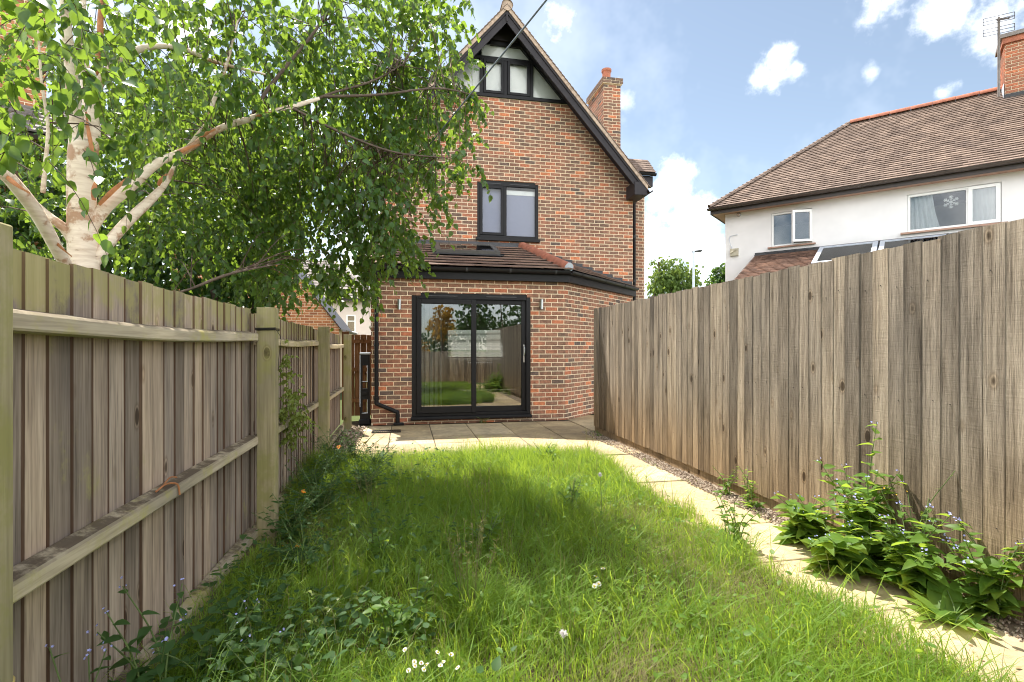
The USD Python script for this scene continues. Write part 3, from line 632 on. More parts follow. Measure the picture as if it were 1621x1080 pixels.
part(house, 'barge_joint', bev((AX - 0.018, VY - 0.03, RZ - 0.33), (AX + 0.018, VY - 0.0225, RZ - 0.06), 0.003), L['barge'])
part(house, 'gutter', half_round((5.17, VY - 0.08, rz(5.16) - 0.06), (5.17, 14.8, rz(5.16) - 0.06), 0.06, flip=-1, thick=0.006), L['black'], smooth=40)
# --- set-back wing on the right
part(house, 'wing_wall', bx((XR + 0.002, 12.2, 0), (5.86, 15.0, 5.25)), L['mortar'])
joined(house, 'wing_brickwork', brick_course_pieces(sbox(0, 2, 0.86, 5.25), (XR + 0.002, 12.2, 0), (1, 0, 0), (0, -1, 0), z0=-0.035, start=0.04), L['brick'])
joined(house, 'wing_brickwork', brick_course_pieces(sbox(0, 2, 2.8, 5.25), (5.86, 12.2, 0), (0, 1, 0), (1, 0, 0), z0=-0.035, start=0.04), L['brick'])
part(house, 'wing_fascia', bev((XR + 0.01, 12.02, 5.26), (6.0, 12.16, 5.52), 0.006), L['barge'])
part(house, 'gutter', half_round((XR + 0.02, 11.965, 5.56), (6.05, 11.965, 5.56), 0.055, flip=-1, thick=0.006), L['black'], smooth=40)
up = np.array([0, math.cos(0.8), math.sin(0.8)])
wt = tile_pieces(sbox(0, 0, 1.08, 0.62), np.array([XR + 0.0, 11.98, 5.60]), (1, 0, 0), up, 0.11, 0.165)
joined(house, 'wing_roof', wt, L['clay_tile'])
part(house, 'wing_roof_deck', obox(np.array([XR + 0.005, 11.99, 5.525]), (1, 0, 0), up, np.cross((1, 0, 0), up), 1.07, 0.66, 0.045), L['barge'])
def pipe(parent, pts, r, name='downpipe', mat=None, sides=10): return part(parent, name, tube(pts, r, sides), mat or L['black'], smooth=40)
dp = pipe(house, smooth_line([(5.62, 12.0, 5.5), (5.62, 12.04, 5.36), (5.56, 12.12, 5.16), (5.56, 12.14, 4.9)], 10), 0.036)
dp2 = pipe(house, [(5.56, 12.14, 4.95), (5.56, 12.14, 0.0)], 0.036)
for z in (4.85, 4.0, 2.9): part(dp2, 'collar', tube([(5.56, 12.14, z), (5.56, 12.14, z + 0.06)], 0.046, 10), L['lead'], smooth=40)
# --- chimney
ch = part(house, 'chimney', bx((4.78, 12.2, 4.8), (5.22, 13.3, 7.78)), L['mortar'])
cb = []
cb += brick_course_pieces(sbox(0, 5.6, 0.44, 7.78), (4.78, 12.2, 0), (1, 0, 0), (0, -1, 0), z0=-0.03, start=0.0)
cb += brick_course_pieces(sbox(0, 5.6, 1.10, 7.78), (4.78, 12.2, 0), (0, 1, 0), (-1, 0, 0), z0=-0.03, start=0.05)
cb += brick_course_pieces(sbox(0, 5.6, 1.10, 7.78), (5.22, 12.2, 0), (0, 1, 0), (1, 0, 0), z0=-0.03, start=0.05)
joined(ch, 'brickwork', cb, L['brick'])
part(ch, 'corbel', bev((4.74, 12.16, 7.78), (5.26, 13.34, 7.93), 0.008), L['mortar'])
cc = brick_course_pieces(sbox(0, 7.79, 0.54, 7.93), (4.73, 12.155, 0), (1, 0, 0), (0, -1, 0), z0=-0.01) + brick_course_pieces(sbox(0, 7.79, 1.18, 7.93), (4.735, 12.16, 0), (0, 1, 0), (-1, 0, 0), z0=-0.01)
joined(ch, 'corbel_brickwork', [(v, f, t * 0.25) for v, f, t in cc], L['brick'])
part(ch, 'flaunching', bev((4.80, 12.22, 7.93), (5.20, 13.28, 7.97), 0.02), L['mortar'])
pot = trimesh.creation.revolve(np.array([[0.10, 0], [0.105, 0.22], [0.125, 0.24], [0.125, 0.29], [0.085, 0.29], [0.085, 0.0]]), sections=16)
pot.apply_translation((4.95, 12.45, 7.97)); part(ch, 'chimney_pot', pot, L['terracotta'], smooth=40)
# --- front wall of the house with the lit window seen through the room
fp = Polygon([(XL, 0), (XR, 0), (XR, 5.0), (AX, 7.9), (XL, 5.0)]).difference(sbox(1.18, 1.02, 2.72, 1.80))
part(house, 'front_wall', prism(fp, (0, 15.0, 0), (1, 0, 0), (0, 0, 1), (0, 1, 0), 0.12), L['plaster'])
part(house, 'room_floor', prism(Polygon([(XL + 0.1, YE + 0.1), (XC - 0.05, YE + 0.1), (XR - 0.15, YM + 0.06), (XR - 0.15, 14.99), (XL + 0.1, 14.99)]), (0, 0, 0.05), (1, 0, 0), (0, 1, 0), (0, 0, 1), 0.06), L['room_floor'])
part(house, 'room_ceiling', bx((XL + 0.1, YM + 0.1, 2.45), (XR - 0.1, 14.99, 2.5)), L['plaster'])
part(house, 'room_wall', bx((XL + 0.101, YE + 0.12, 0.11), (XL + 0.13, 14.99, 2.41)), L['plaster'])
part(house, 'room_wall', bx((XR - 0.13, YM + 0.12, 0.11), (XR - 0.101, 14.99, 2.44)), L['plaster'])
part(house, 'room_partition', bx((3.7, 12.6, 0.11), (4.7, 12.7, 2.44)), L['plaster'])
part(house, 'radiator', cat([bev((1.75 + k * 0.06, 14.86, 0.25), (1.80 + k * 0.06, 14.95, 0.85), 0.01) for k in range(12)]), L['white_plastic'])
vb = []
for k in range(23):
    z = 1.03 + k * 0.034
    vb.append((*obox(np.array([1.15, 14.90, z]), (1, 0, 0), (0, math.cos(0.9), math.sin(0.9)), (0, -math.sin(0.9), math.cos(0.9)), 1.60, 0.03, 0.0015), 0))
for v, f, t in vb: part(house, 'blind_slat', (v, f), L['blind'])
part(house, 'blind_rail', bev((1.13, 14.86, 1.80), (2.77, 14.95, 1.85)), L['white_plastic'])
part(house, 'blind_rail', bev((1.13, 14.89, 0.98), (2.77, 14.94, 1.02)), L['white_plastic'])
# vertical blind gathered inside the door
for k in range(5):
    a = 0.5 + 0.15 * k
    part(house, 'vertical_blind', obox(np.array([0.24 + k * 0.085, YE + 0.22, 0.16]), (math.cos(a), math.sin(a), 0), (-math.sin(a), math.cos(a), 0), (0, 0, 1), 0.085, 0.002, 1.95), L['blind'])
# --- sliding door
door = part(house, 'sliding_door', ring(0.10, 2.13, 0.125, 2.19, 0.075, YE + 0.005, YE + 0.10, wb=0.05, wt=0.095), L['black'], label='black framed two panel sliding glass door')
part(door, 'sash', ring(0.176, 1.18, 0.176, 2.094, 0.085, YE - 0.012, YE + 0.035, wb=0.11, wt=0.085), L['black'])
part(door, 'sash', ring(1.10, 2.054, 0.176, 2.094, 0.075, YE + 0.045, YE + 0.09, wb=0.095, wt=0.075), L['black'])
part(door, 'pane', bx((0.258, YE + 0.01, 0.28), (1.098, YE + 0.014, 2.012)), L['door_pane'])
part(door, 'pane', bx((1.172, YE + 0.066, 0.268), (1.982, YE + 0.070, 2.022)), L['door_pane'])
part(door, 'sill', cat([bev((0.09, YE - 0.055, 0.085), (2.14, YE + 0.10, 0.124)), bev((0.085, YE - 0.075, 0.072), (2.145, YE - 0.045, 0.115), 0.008)]), L['black'])
for k in range(2):
    part(door, 'trickle_vent', bev((0.33 + 1.02 * k, YE - 0.004, 2.135), (0.86 + 1.02 * k, YE + 0.004, 2.155), 0.002), L['lead'])
part(door, 'handle', cat([tube(smooth_line([(2.02, YE + 0.043, 1.30), (2.02, YE - 0.012, 1.285), (2.02, YE - 0.016, 1.22), (2.02, YE - 0.012, 1.155), (2.02, YE + 0.043, 1.14)], 14), 0.009, 8),
                          bev((2.005, YE + 0.036, 1.02), (2.035, YE + 0.044, 1.33))]), L['steel'], smooth=40)
# --- wall lamps
for p in ((632, 482), (857, 482)):
    c = at_y(*p, YE - 0.06)
    wl = part(house, 'wall_lamp', tube([(c[0], YE - 0.075, c[2] - 0.085), (c[0], YE - 0.075, c[2] + 0.085)], 0.031, 14), L['steel'], label='slim steel cylinder wall lamp', smooth=40)
    part(wl, 'bracket', bev((c[0] - 0.022, YE - 0.05, c[2] - 0.05), (c[0] + 0.022, YE - 0.004, c[2] + 0.05)), L['black'])
# --- extension roof
GY = 8.72                                # line of the eaves
eav = np.array([XL - 0.12, GY, 2.625]); hipb = np.array([2.80, GY, 2.625]); hipt = np.array([2.45, YM - 0.02, 3.42]); spe = np.array([XR + 0.05, YM - 0.02, 2.625])
vf = np.array([0, YM - GY, 3.42 - 2.625]); lf = np.linalg.norm(vf); vf /= lf
er = part(house, 'extension_roof', (np.array([eav, hipb, hipt, [eav[0], YM - 0.02, 3.42]]) + np.array([0, 0, -0.012]), np.array([[0, 1, 2], [0, 2, 3]])), L['barge'])
fpoly = Polygon([(0, 0), (hipb[0] - eav[0], 0), (hipt[0] - eav[0], lf), (0, lf)]).difference(sbox(1.19, 1.02, 2.45, 2.02))
t1 = tile_pieces(fpoly, eav, (1, 0, 0), vf, 0.262, 0.30, thick=0.016, lap=0.0, gap=0.014)
ud = (spe - hipb); ul = np.linalg.norm(ud); ud /= ul
hv = hipt - hipb; hu = np.dot(hv, ud); vv = hv - ud * hu; vl = np.linalg.norm(vv); vv /= vl
spoly = Polygon([(0, 0), (ul, 0), (hu, vl)])
t2 = tile_pieces(spoly, hipb, ud, vv, 0.262, 0.30, thick=0.016, lap=0.0, gap=0.014)
for v, f, t in t1 + t2: part(er, 'roof_tile', (v, f), L['tile'], tone=t)
part(er, 'splay_deck', (np.array([hipb, spe, hipt]) + np.array([0, 0, -0.012]), np.array([[0, 1, 2]])), L['barge'])
hd = hipt - hipb
for k in range(5):
    a, b = hipb + hd * (0.02 + k * 0.196), hipb + hd * (0.02 + (k + 1) * 0.196 + 0.01)
    part(er, 'hip_tile', half_round(a + (0, 0, 0.01), b + (0, 0, 0.004), 0.105 - 0.002 * (k % 2)), L['terracotta'], label='terracotta hip tile' if k == 0 else None, smooth=40)
part(er, 'hip_end', cat([tube([hipb + hd * 0.018 + (0, 0, 0.03), hipb + hd * 0.03 + (0, 0, 0.035)], 0.085, 14)]), L['grey_plastic'])
part(house, 'lead_flashing', obox(np.array([eav[0], YM - 0.05, 3.40]), (1, 0, 0), (0, 0.3, 0.954), (0, -0.954, 0.3), hipt[0] - eav[0] + 0.1, 0.10, 0.012), L['lead'])
def on_hip(x): return hipt[2] + (spe[2] - hipt[2]) * (x - hipt[0]) / (spe[0] - hipt[0])
xs_ = np.linspace(hipt[0] - 0.05, XR - 0.02, 12)
for k in range(11):          # stepped lead flashing beside the splay roof
    a, b = xs_[k] + 0.001, xs_[k + 1] - 0.001
    part(house, 'step_flashing', tri_prism([(a, on_hip(a) - 0.06), (b, on_hip(b) - 0.06), (b, on_hip(b) + 0.012), (b + 0.0, on_hip(a) + 0.035), (a, on_hip(a) + 0.045)], YM - 0.020, YM - 0.0085), L['lead'])
# roof window
sk0 = eav + np.array([1.22, 0, 0]) + vf * 1.08; nrm = np.cross((1, 0, 0), vf)
sk = part(er, 'skylight', cat([obox(sk0 + nrm * 0.03, (1, 0, 0), vf, nrm, 1.20, 0.09, 0.07), obox(sk0 + vf * 0.82 + nrm * 0.03, (1, 0, 0), vf, nrm, 1.20, 0.09, 0.07),
                               obox(sk0 + vf * 0.09 + nrm * 0.03, (1, 0, 0), vf, nrm, 0.09, 0.73, 0.07), obox(sk0 + vf * 0.09 + nrm * 0.03 + np.array([1.11, 0, 0]), (1, 0, 0), vf, nrm, 0.09, 0.73, 0.07)]), L['sash_grey'])
part(sk, 'pane', obox(sk0 + vf * 0.09 + nrm * 0.092 + np.array([0.09, 0, 0]), (1, 0, 0), vf, nrm, 1.02, 0.73, 0.004), L['faint_pane'])
part(sk, 'blind', obox(sk0 + vf * 0.09 + nrm * 0.083 + np.array([0.092, 0, 0]), (1, 0, 0), vf, nrm, 1.016, 0.73, 0.003), L['blind'])
part(sk, 'apron', obox(sk0 - vf * 0.10 + nrm * 0.036 + np.array([-0.06, 0, 0]), (1, 0, 0), vf, nrm, 1.32, 0.098, 0.008), L['lead'])
# fascia, soffit, gutter
part(house, 'fascia', bx((XL - 0.1, GY + 0.05, 2.42), (2.79, GY + 0.075, 2.60)), L['black'])
part(house, 'soffit_board', bx((XL - 0.1, GY + 0.076, 2.42), (2.79, YE + 0.02, 2.44)), L['black'])
fo = np.array([2.79, GY + 0.05, 2.42]); fe = np.array([XR + 0.06, YM - 0.03, 2.42]); fu = (fe - fo) / np.linalg.norm(fe - fo); fn = np.array([-fu[1], fu[0], 0])
part(house, 'fascia', obox(fo, fu, fn, (0, 0, 1), np.linalg.norm(fe - fo), 0.025, 0.18), L['black'])
part(house, 'soffit_board', obox(fo + fn * 0.026, fu, fn, (0, 0, 1), np.linalg.norm(fe - fo), 0.12, 0.02), L['black'])
gt = part(house, 'gutter', half_round((XL - 0.14, GY, 2.60), (2.80, GY, 2.60), 0.06, flip=-1, thick=0.006), L['black'], smooth=40, label='black half round gutter along the extension eaves')
gt2 = part(house, 'gutter', half_round((2.80, GY, 2.60), np.array([XR + 0.06, YM - 0.07, 2.60]), 0.06, flip=-1, thick=0.006), L['black'], smooth=40)
for x in (-0.2, 0.25, 0.98, 1.72, 2.52): part(gt, 'bracket', half_round((x, GY, 2.602), (x + 0.03, GY, 2.602), 0.066, flip=-1, thick=0.006), L['lead'] if x > 0 else L['black'], smooth=40)
for s in (0.12, 0.45, 0.75):
    p = np.array([2.80, GY, 2.602]) + (np.array([XR + 0.06, YM - 0.07, 2.602]) - np.array([2.80, GY, 2.602])) * s
    part(gt2, 'bracket', half_round(p, p + fu * 0.03, 0.066, flip=-1, thick=0.006), L['black'], smooth=40)
dl = at_y(596, 500, YE - 0.06)[0]
d3 = pipe(house, smooth_line([(dl, GY + 0.0, 2.56), (dl, GY, 2.48), (dl, YE - 0.06, 2.34), (dl, YE - 0.06, 2.2)], 9), 0.034)
d4 = pipe(house, [(dl, YE - 0.06, 2.25), (dl, YE - 0.06, 0.40)], 0.034)
d5 = pipe(house, smooth_line([(dl, YE - 0.06, 0.43), (dl, YE - 0.06, 0.37), (dl + 0.04, YE - 0.06, 0.345), (dl + 0.29, YE - 0.065, 0.235), (dl + 0.335, YE - 0.07, 0.20), (dl + 0.335, YE - 0.07, 0.02)], 22), 0.034)
for z in (2.15, 1.3, 0.42): part(d4, 'collar', tube([(dl, YE - 0.06, z), (dl, YE - 0.06, z + 0.05)], 0.042, 10), L['black'], smooth=40)
part(d5, 'shoe', bev((dl + 0.27, YE - 0.125, 0.004), (dl + 0.44, YE - 0.02, 0.045), 0.012), L['black'])

# ================================================================== things by the house
dr0, dr1 = on_ground(586, 690), on_ground(636, 684)
dc = thing('drain_cover', 'small black slotted drain grating set in the patio by the drainpipe', 'drain', (dr0[0], 8.16, 0))
part(dc, 'frame', cat([bx((-0.50, 8.06, 0.002), (-0.07, 8.08, 0.014)), bx((-0.50, 8.24, 0.002), (-0.07, 8.26, 0.014)), bx((-0.50, 8.08, 0.002), (-0.48, 8.24, 0.014)), bx((-0.09, 8.08, 0.002), (-0.07, 8.24, 0.014))]), L['black'])
for k in range(12): part(dc, 'bar', bx((-0.475 + k * 0.032, 8.081, 0.003), (-0.460 + k * 0.032, 8.239, 0.012)), L['black'])
gp = on_ground(572, 672)
gate = thing('side_gate', 'reddish brown boarded gate between left fence and house wall', 'gate', (-0.78, 9.75, 0))
for k in range(5): part(gate, 'board', bev((-0.985 + k * 0.1, 9.72, 0.06), (-0.89 + k * 0.1, 9.742, 1.50 + 0.01 * rng.random()), 0.003), L['gate'], tone=rng.random())
for z in (0.3, 0.85, 1.35): part(gate, 'rail', bev((-0.985, 9.69, z), (-0.56, 9.718, z + 0.07), 0.003), L['gate'], tone=rng.random())
part(gate, 'post', bev((-1.10, 9.66, 0.0), (-0.99, 9.77, 1.56), 0.004), L['gate'], tone=0.1)
# folded plastic trestle
tx0, ty0 = -0.735, 8.95
tr = thing('folding_trestle', 'black plastic folding trestle with pale rims standing upright beside the drainpipe', 'trestle', (tx0 + 0.07, ty0, 0))
for k in range(2):
    yb = ty0 + k * 0.065
    poly = sbox(0, 0, 0.155, 1.17).buffer(-0.02).buffer(0.02).difference(sbox(0.035, 0.20, 0.12, 0.42)).difference(sbox(0.035, 0.60, 0.12, 0.70)).difference(sbox(0.035, 0.72, 0.12, 0.98))
    fr = part(tr, 'leg_frame', prism(poly, (tx0, yb, 0), (1, 0, 0), (0, 0, 1), (0, 1, 0), 0.045), L['black'])
    for z0, z1 in ((0.20, 0.42), (0.72, 0.98)):
        part(fr, 'rim', cat([bx((tx0 + 0.028, yb - 0.004, z0 - 0.008), (tx0 + 0.127, yb, z0)), bx((tx0 + 0.119, yb - 0.004, z0), (tx0 + 0.127, yb, z1))]), L['grey_plastic'])
    part(fr, 'edge', bx((tx0 - 0.004, yb - 0.004, 0.3), (tx0 + 0.006, yb, 1.15)), L['grey_plastic'])
    tp = sbox(0, 0, 0.165, 0.05).buffer(-0.015).buffer(0.015)
    part(tr, 'top', cat([bev((tx0 - 0.005, yb - 0.006, 1.165), (tx0 + 0.165, yb + 0.012, 1.20), 0.006), bev((tx0 - 0.005, yb + 0.036, 1.165), (tx0 + 0.165, yb + 0.055, 1.20), 0.006),
                         bev((tx0 - 0.005, yb + 0.012, 1.165), (tx0 + 0.02, yb + 0.036, 1.20), 0.006), bev((tx0 + 0.14, yb + 0.012, 1.165), (tx0 + 0.165, yb + 0.036, 1.20), 0.006)]), L['grey_plastic'], label='pale rimmed top rail')
part(tr, 'hinge', bev((tx0 + 0.02, ty0 - 0.012, 0.49), (tx0 + 0.135, ty0 + 0.10, 0.56), 0.008), L['black'])
part(tr, 'foot', bev((tx0 - 0.02, ty0 - 0.03, 0.0), (tx0 + 0.175, ty0 + 0.12, 0.10), 0.02), L['black'])

# ================================================================== LEFT FENCE
lf_ = thing('left_fence', 'weathered close board fence with mossy rails and green posts on the left', 'fence', (-0.95, 3.6, 0))
posts_y = [-1.19, 1.23, 3.65, 6.07, 8.49]
def board_mesh(xf, y0, y1, z0, z1, face, th0=0.006, th1=0.016, lean=0.0):
    """feather edge board, thin at y0 and thick at y1; face = +1 faces +x, -1 faces -x"""
    prof = Polygon([(0, 0), (0, y1 - y0), (th1, y1 - y0 - 0.0015), (th0, 0.0)] if th1 > th0 else [(0, 0), (0, y1 - y0), (th1, y1 - y0), (th0, 0.0015)])
    m = trimesh.creation.extrude_polygon(prof, z1 - z0, engine='earcut'); P = np.array(m.vertices); F = np.array(m.faces)
    V = np.stack([xf + face * P[:, 0], y0 + P[:, 1] + lean * (P[:, 2] - 0.5), z0 + P[:, 2]], 1)
    return V, (F if face > 0 else F[:, ::-1])
for b in range(4):
    ya, yb = posts_y[b] + 0.10, posts_y[b + 1]
    top = 1.525 if b < 2 else (1.50 if b == 2 else 1.475)
    y = ya - 0.02; k = 0
    while y < yb + 0.03:
        part(lf_, 'board', board_mesh(LFX - 0.022 + rng.uniform(-0.002, 0.002), y + rng.uniform(-0.006, 0.006), y + 0.118, 0.075, top + rng.uniform(-0.006, 0.006), 1, th0=rng.uniform(0.008, 0.016), th1=0.005, lean=rng.uniform(-0.004, 0.004)), L['left_board'], tone=rng.random())
        y += 0.106; k += 1
    for z0, z1, dz in ((1.312, 1.376, -0.02), (0.642, 0.708, 0.0), (0.045, 0.115, 0.0)):
        if b > 1: z0, z1 = z0 - 0.02 * (b - 1), z1 - 0.02 * (b - 1)
        pts = smooth_line([(0, ya + 0.001, z0), (0, (ya + yb) / 2, z0 + dz * 0.8), (0, yb - 0.001, z0)], 9)
        prof = [(LFX + 0.001, 0.0), (LFX + 0.052, 0.004), (LFX + 0.056, 0.010), (LFX + 0.056, z1 - z0 - 0.018), (LFX + 0.050, z1 - z0 - 0.010), (LFX + 0.001, z1 - z0)]
        V = np.array([[x, p[1], p[2] + dzz] for p in pts for x, dzz in prof]); m = len(prof); F = []
        for i in range(len(pts) - 1):
            for j in range(m):
                j2 = (j + 1) % m
                F += [[i * m + j, i * m + j2, (i + 1) * m + j2], [i * m + j, (i + 1) * m + j2, (i + 1) * m + j]]
        for j in range(1, m - 1): F += [[0, j + 1, j], [(len(pts) - 1) * m, (len(pts) - 1) * m + j, (len(pts) - 1) * m + j + 1]]
        part(lf_, 'rail', (V, np.array(F)[:, ::-1]), L['rail'], tone=rng.random())
for y in posts_y:
    top = 1.535 if y < 6 else (1.505 if y < 8 else 1.48)
    part(lf_, 'post', bev((LFX + 0.045, y, -0.05), (LFX + 0.158, y + 0.10, top), 0.004), L['post'], tone=rng.random())
fs_ = []
for k in range(26):
    z = 0.0 + k * 0.022; sph = trimesh.creation.icosphere(1, rng.uniform(0.008, 0.014)); fs_.append((np.array(sph.vertices) * rng.uniform(.8, 1.2, (len(sph.vertices), 1)) + (LFX + 0.150, 1.331 + rng.uniform(-.004, .006), z), np.array(sph.faces)))
part(lf_, 'foam_bead', cat(fs_), plain('old_foam_look', (0.50, 0.37, 0.13), rough=0.9, noise=0.4, scale=60, bump=0.6), label='yellowed foam bead down the nearest post', smooth=True)
# twine round the post
ts = []
for k in range(3):
    a = np.array([[LFX + 0.04, 3.645, 0], [LFX + 0.162, 3.645, 0.004], [LFX + 0.162, 3.755, 0.0], [LFX + 0.04, 3.755, 0.0], [LFX + 0.04, 3.645, 0.002]]) + np.array([0, 0, 1.385 + 0.006 * k])
    ts.append(tube(a, 0.0025, 4))
ts.append(tube(smooth_line([(LFX + 0.163, 3.65, 1.39), (LFX + 0.20, 3.62, 1.33), (LFX + 0.18, 3.66, 1.22), (LFX + 0.165, 3.70, 1.12)], 12), 0.002, 4))
solo('twine', 'thin dark wire twisted round the middle fence post with a loose end', 'twine', cat(ts), L['black'], (LFX + 0.1, 3.7, 1.39))
tw = at_x(265, 768, LFX + 0.03)
solo('dead_twig', 'curled reddish brown dead twig lying on the middle rail', 'twig', cat([tube(smooth_line([tw + (0, -0.10, 0.0), tw + (0.01, -0.03, 0.012), tw + (0.03, 0.02, -0.004), tw + (0.034, 0.03, -0.05)], 10), [0.004] * 10, 5),
     tube(smooth_line([tw + (0.0, -0.03, 0.01), tw + (-0.01, 0.05, 0.02), tw + (0.0, 0.09, 0.01)], 6), 0.003, 5)]), L['bark_peel'], tw)
# ================================================================== RIGHT FENCE
rf_ = thing('right_fence', 'tall sawn close board fence on the right, tan near its foot', 'fence', (2.85, 3.0, 0))
y = -0.6; nails = []
while y < 7.60:
    w = 0.104
    part(rf_, 'board', board_mesh(RFX + 0.014 + rng.uniform(-0.0012, 0.0012), y + rng.uniform(-0.005, 0.005), y + w + 0.012, 0.075 + rng.uniform(-0.004, 0.004), 1.868 + rng.uniform(-0.011, 0.011), -1, th0=rng.uniform(0.0085, 0.0115), th1=0.0065, lean=rng.uniform(-0.0025, 0.0025)), L['right_board'], tone=rng.random())
    for zn in (0.385, 0.985, 1.635):
        if rng.random() < 0.6:
            o, dzn = rng.uniform(.03, .07), rng.uniform(-.025, .025); nails.append(tube([(RFX + 0.008, y + o, zn + dzn), (RFX + 0.0025, y + o, zn + dzn)], 0.0026, 6))
    y += w
part(rf_, 'nail', cat(nails), L['barge'], kind='stuff')
part(rf_, 'gravel_board', bev((RFX + 0.02, -0.6, -0.05), (RFX + 0.05, 7.62, 0.098), 0.003), L['right_board'], tone=0.9)
for z in (0.35, 0.95, 1.6): part(rf_, 'rail', bev((RFX + 0.021, -0.6, z), (RFX + 0.09, 7.62, z + 0.07), 0.003), L['right_board'], tone=0.5)
for y in (7.52, 5.1, 2.7, 0.3): part(rf_, 'post', bev((RFX + 0.091, y, -0.05), (RFX + 0.19, y + 0.1, 1.85), 0.004), L['right_board'], tone=0.4)
# ================================================================== BACK FENCE (seen in the door's reflection)
bf_ = thing('back_fence', 'low grey boarded fence across the near end of the garden, mirrored in the glass door', 'fence', (1, -0.6, 0))
x = -0.94
while x < 2.75:
    part(bf_, 'board', bev((x, -0.62, 0.03), (x + 0.098, -0.60, 1.15 + rng.uniform(-0.01, 0.01)), 0.004), L['right_board'], tone=rng.random())
    x += 0.102
for z in (0.3, 0.95): part(bf_, 'rail', bev((-0.94, -0.66, z), (2.8, -0.621, z + 0.07), 0.004), L['rail'], tone=0.4)


# ================================================================== WHITE HOUSE on the right
WC = at_depth(1148, 336, 14.0); WC[2] = 0
wd = np.array([0.655, -0.755, 0]); wd /= np.linalg.norm(wd); wb = np.array([-wd[1], wd[0], 0]); wn = -wb   # along the wall, into the house, outward
zz = np.array([0, 0, 1.0])
wh = thing('white_house', 'white rendered house with a hipped clay tiled roof beyond the right fence', 'house', WC)
WLEN, EV, DEP = 12.0, 4.90, 5.2
def wp(u, z, out=0.0): return WC + wd * u + zz * z + wn * out
wpoly = sbox(0, 0, WLEN, EV).difference(sbox(1.125, 3.825, 2.03, 4.68)).difference(sbox(3.88, 3.83, 5.42, 4.665))
wall = part(wh, 'wall', prism(wpoly, WC, wd, zz, -wn, 0.25), L['render'])
part(wh, 'wall', obox(WC + wb * 0.25, wb, wd, zz, DEP - 0.25, 0.25, EV), L['render'])
part(wh, 'wall', obox(WC + wb * DEP, wd, wb, zz, WLEN, 0.25, EV), L['render'])
part(wh, 'inner_wall', obox(WC + wb * 2.2 + zz * 2.6 + wd * 0.3, wd, wb, zz, WLEN - 0.4, 0.1, 2.2), L['plaster'])
part(wh, 'floor', obox(WC + wb * 0.26 + zz * 2.7 + wd * 0.3, wd, wb, zz, WLEN - 0.4, 4.5, 0.1), L['plaster'])
OV, RH = 0.32, 7.45
half = DEP / 2 + OV
e0 = wp(-OV, EV + 0.08, OV); e1 = wp(WLEN, EV + 0.08, OV); r0 = wp(-OV + half, RH, OV - half); r1 = wp(WLEN, RH, OV - half); e2 = wp(-OV, EV + 0.08, OV - 2 * half)
def roof_plane(o, u, top):
    v = top - o; v = v - u * np.dot(v, u); ln = np.linalg.norm(v); return v / ln, ln
vfw, lw_ = roof_plane(e0, wd, r0)
deck = np.array([e0, e1, r1, r0, e2, wp(WLEN, EV + 0.08, OV - 2 * half)])
rfp = part(wh, 'roof', (deck - zz * 0.02, np.array([[0, 1, 2], [0, 2, 3], [0, 3, 4], [4, 3, 2], [4, 2, 5]])), L['dark_gutter'])
t3 = tile_pieces(Polygon([(0, 0), (WLEN + OV, 0), (WLEN + OV, lw_), (half, lw_)]), e0, wd, vfw, 0.105, 0.168, thick=0.018, lap=0.02, gap=0.010)
pieces(rfp, 'roof_tile', t3, L['clay_tile'], 300, 'roof_tiling')
vle, lle = roof_plane(e0, wb, r0)
joined(rfp, 'roof_tiling', tile_pieces(Polygon([(0, 0), (2 * half, 0), (half, lle)]), e0, wb, vle, 0.105, 0.168, thick=0.018, lap=0.02, gap=0.010), L['clay_tile'])
k = 0.0
while k < WLEN - half - 0.1:
    a = r0 + wd * k; part(rfp, 'ridge_tile', half_round(a + zz * 0.0, a + wd * 0.44 + zz * rng.uniform(0, 0.008), 0.11), L['terracotta'], smooth=40, label='red ridge tile' if k == 0 else None); k += 0.445
hv_ = r0 - e0; nh = 34
for k in range(nh):   # bonnet-like hip tiles
    a = e0 + hv_ * (k / nh); b_ = e0 + hv_ * ((k + 1.25) / nh)
    part(rfp, 'hip_tile', half_round(a + zz * 0.028, b_ + zz * 0.0, 0.075, seg=6), L['clay_tile'], tone=rng.random(), smooth=40)
part(wh, 'fascia', obox(wp(-OV + 0.02, EV - 0.09, OV - 0.05), wd, wn, zz, WLEN + OV, 0.03, 0.17), L['dark_gutter'])
part(wh, 'fascia', obox(wp(-OV + 0.02, EV - 0.09, OV - 0.05), wb, wd, zz, 2 * half - 0.1, 0.03, 0.17), L['dark_gutter'])
part(wh, 'soffit', obox(wp(-OV + 0.05, EV - 0.075, 0.001), wd, wn, zz, WLEN + OV, OV - 0.052, 0.02), L['soffit'])
part(wh, 'soffit', obox(wp(-OV + 0.051, EV - 0.072, -0.001), wb, wd, zz, 2 * half - 0.5, OV - 0.052, 0.02), L['soffit'])
part(wh, 'gutter', half_round(wp(-OV - 0.03, EV + 0.06, OV + 0.04), wp(WLEN, EV + 0.06, OV + 0.04), 0.062, flip=-1, thick=0.006), L['dark_gutter'], smooth=40)
def wring(u0, u1, z0, z1, w, out0, th):
    return cat([obox(wp(u0, z0, out0), wd, wn, zz, w, th, z1 - z0), obox(wp(u1 - w, z0, out0), wd, wn, zz, w, th, z1 - z0),
                obox(wp(u0 + w, z0, out0), wd, wn, zz, u1 - u0 - 2 * w, th, w), obox(wp(u0 + w, z1 - w, out0), wd, wn, zz, u1 - u0 - 2 * w, th, w)])
def wpane(par, u0, u1, z0, z1, out): part(par, 'pane', obox(wp(u0, z0, out), wd, wn, zz, u1 - u0, 0.004, z1 - z0), L['pane'])
w1 = part(wh, 'window', wring(1.13, 2.025, 3.83, 4.675, 0.045, -0.10, 0.07), L['white_plastic'], label='small white window with its right casement open')
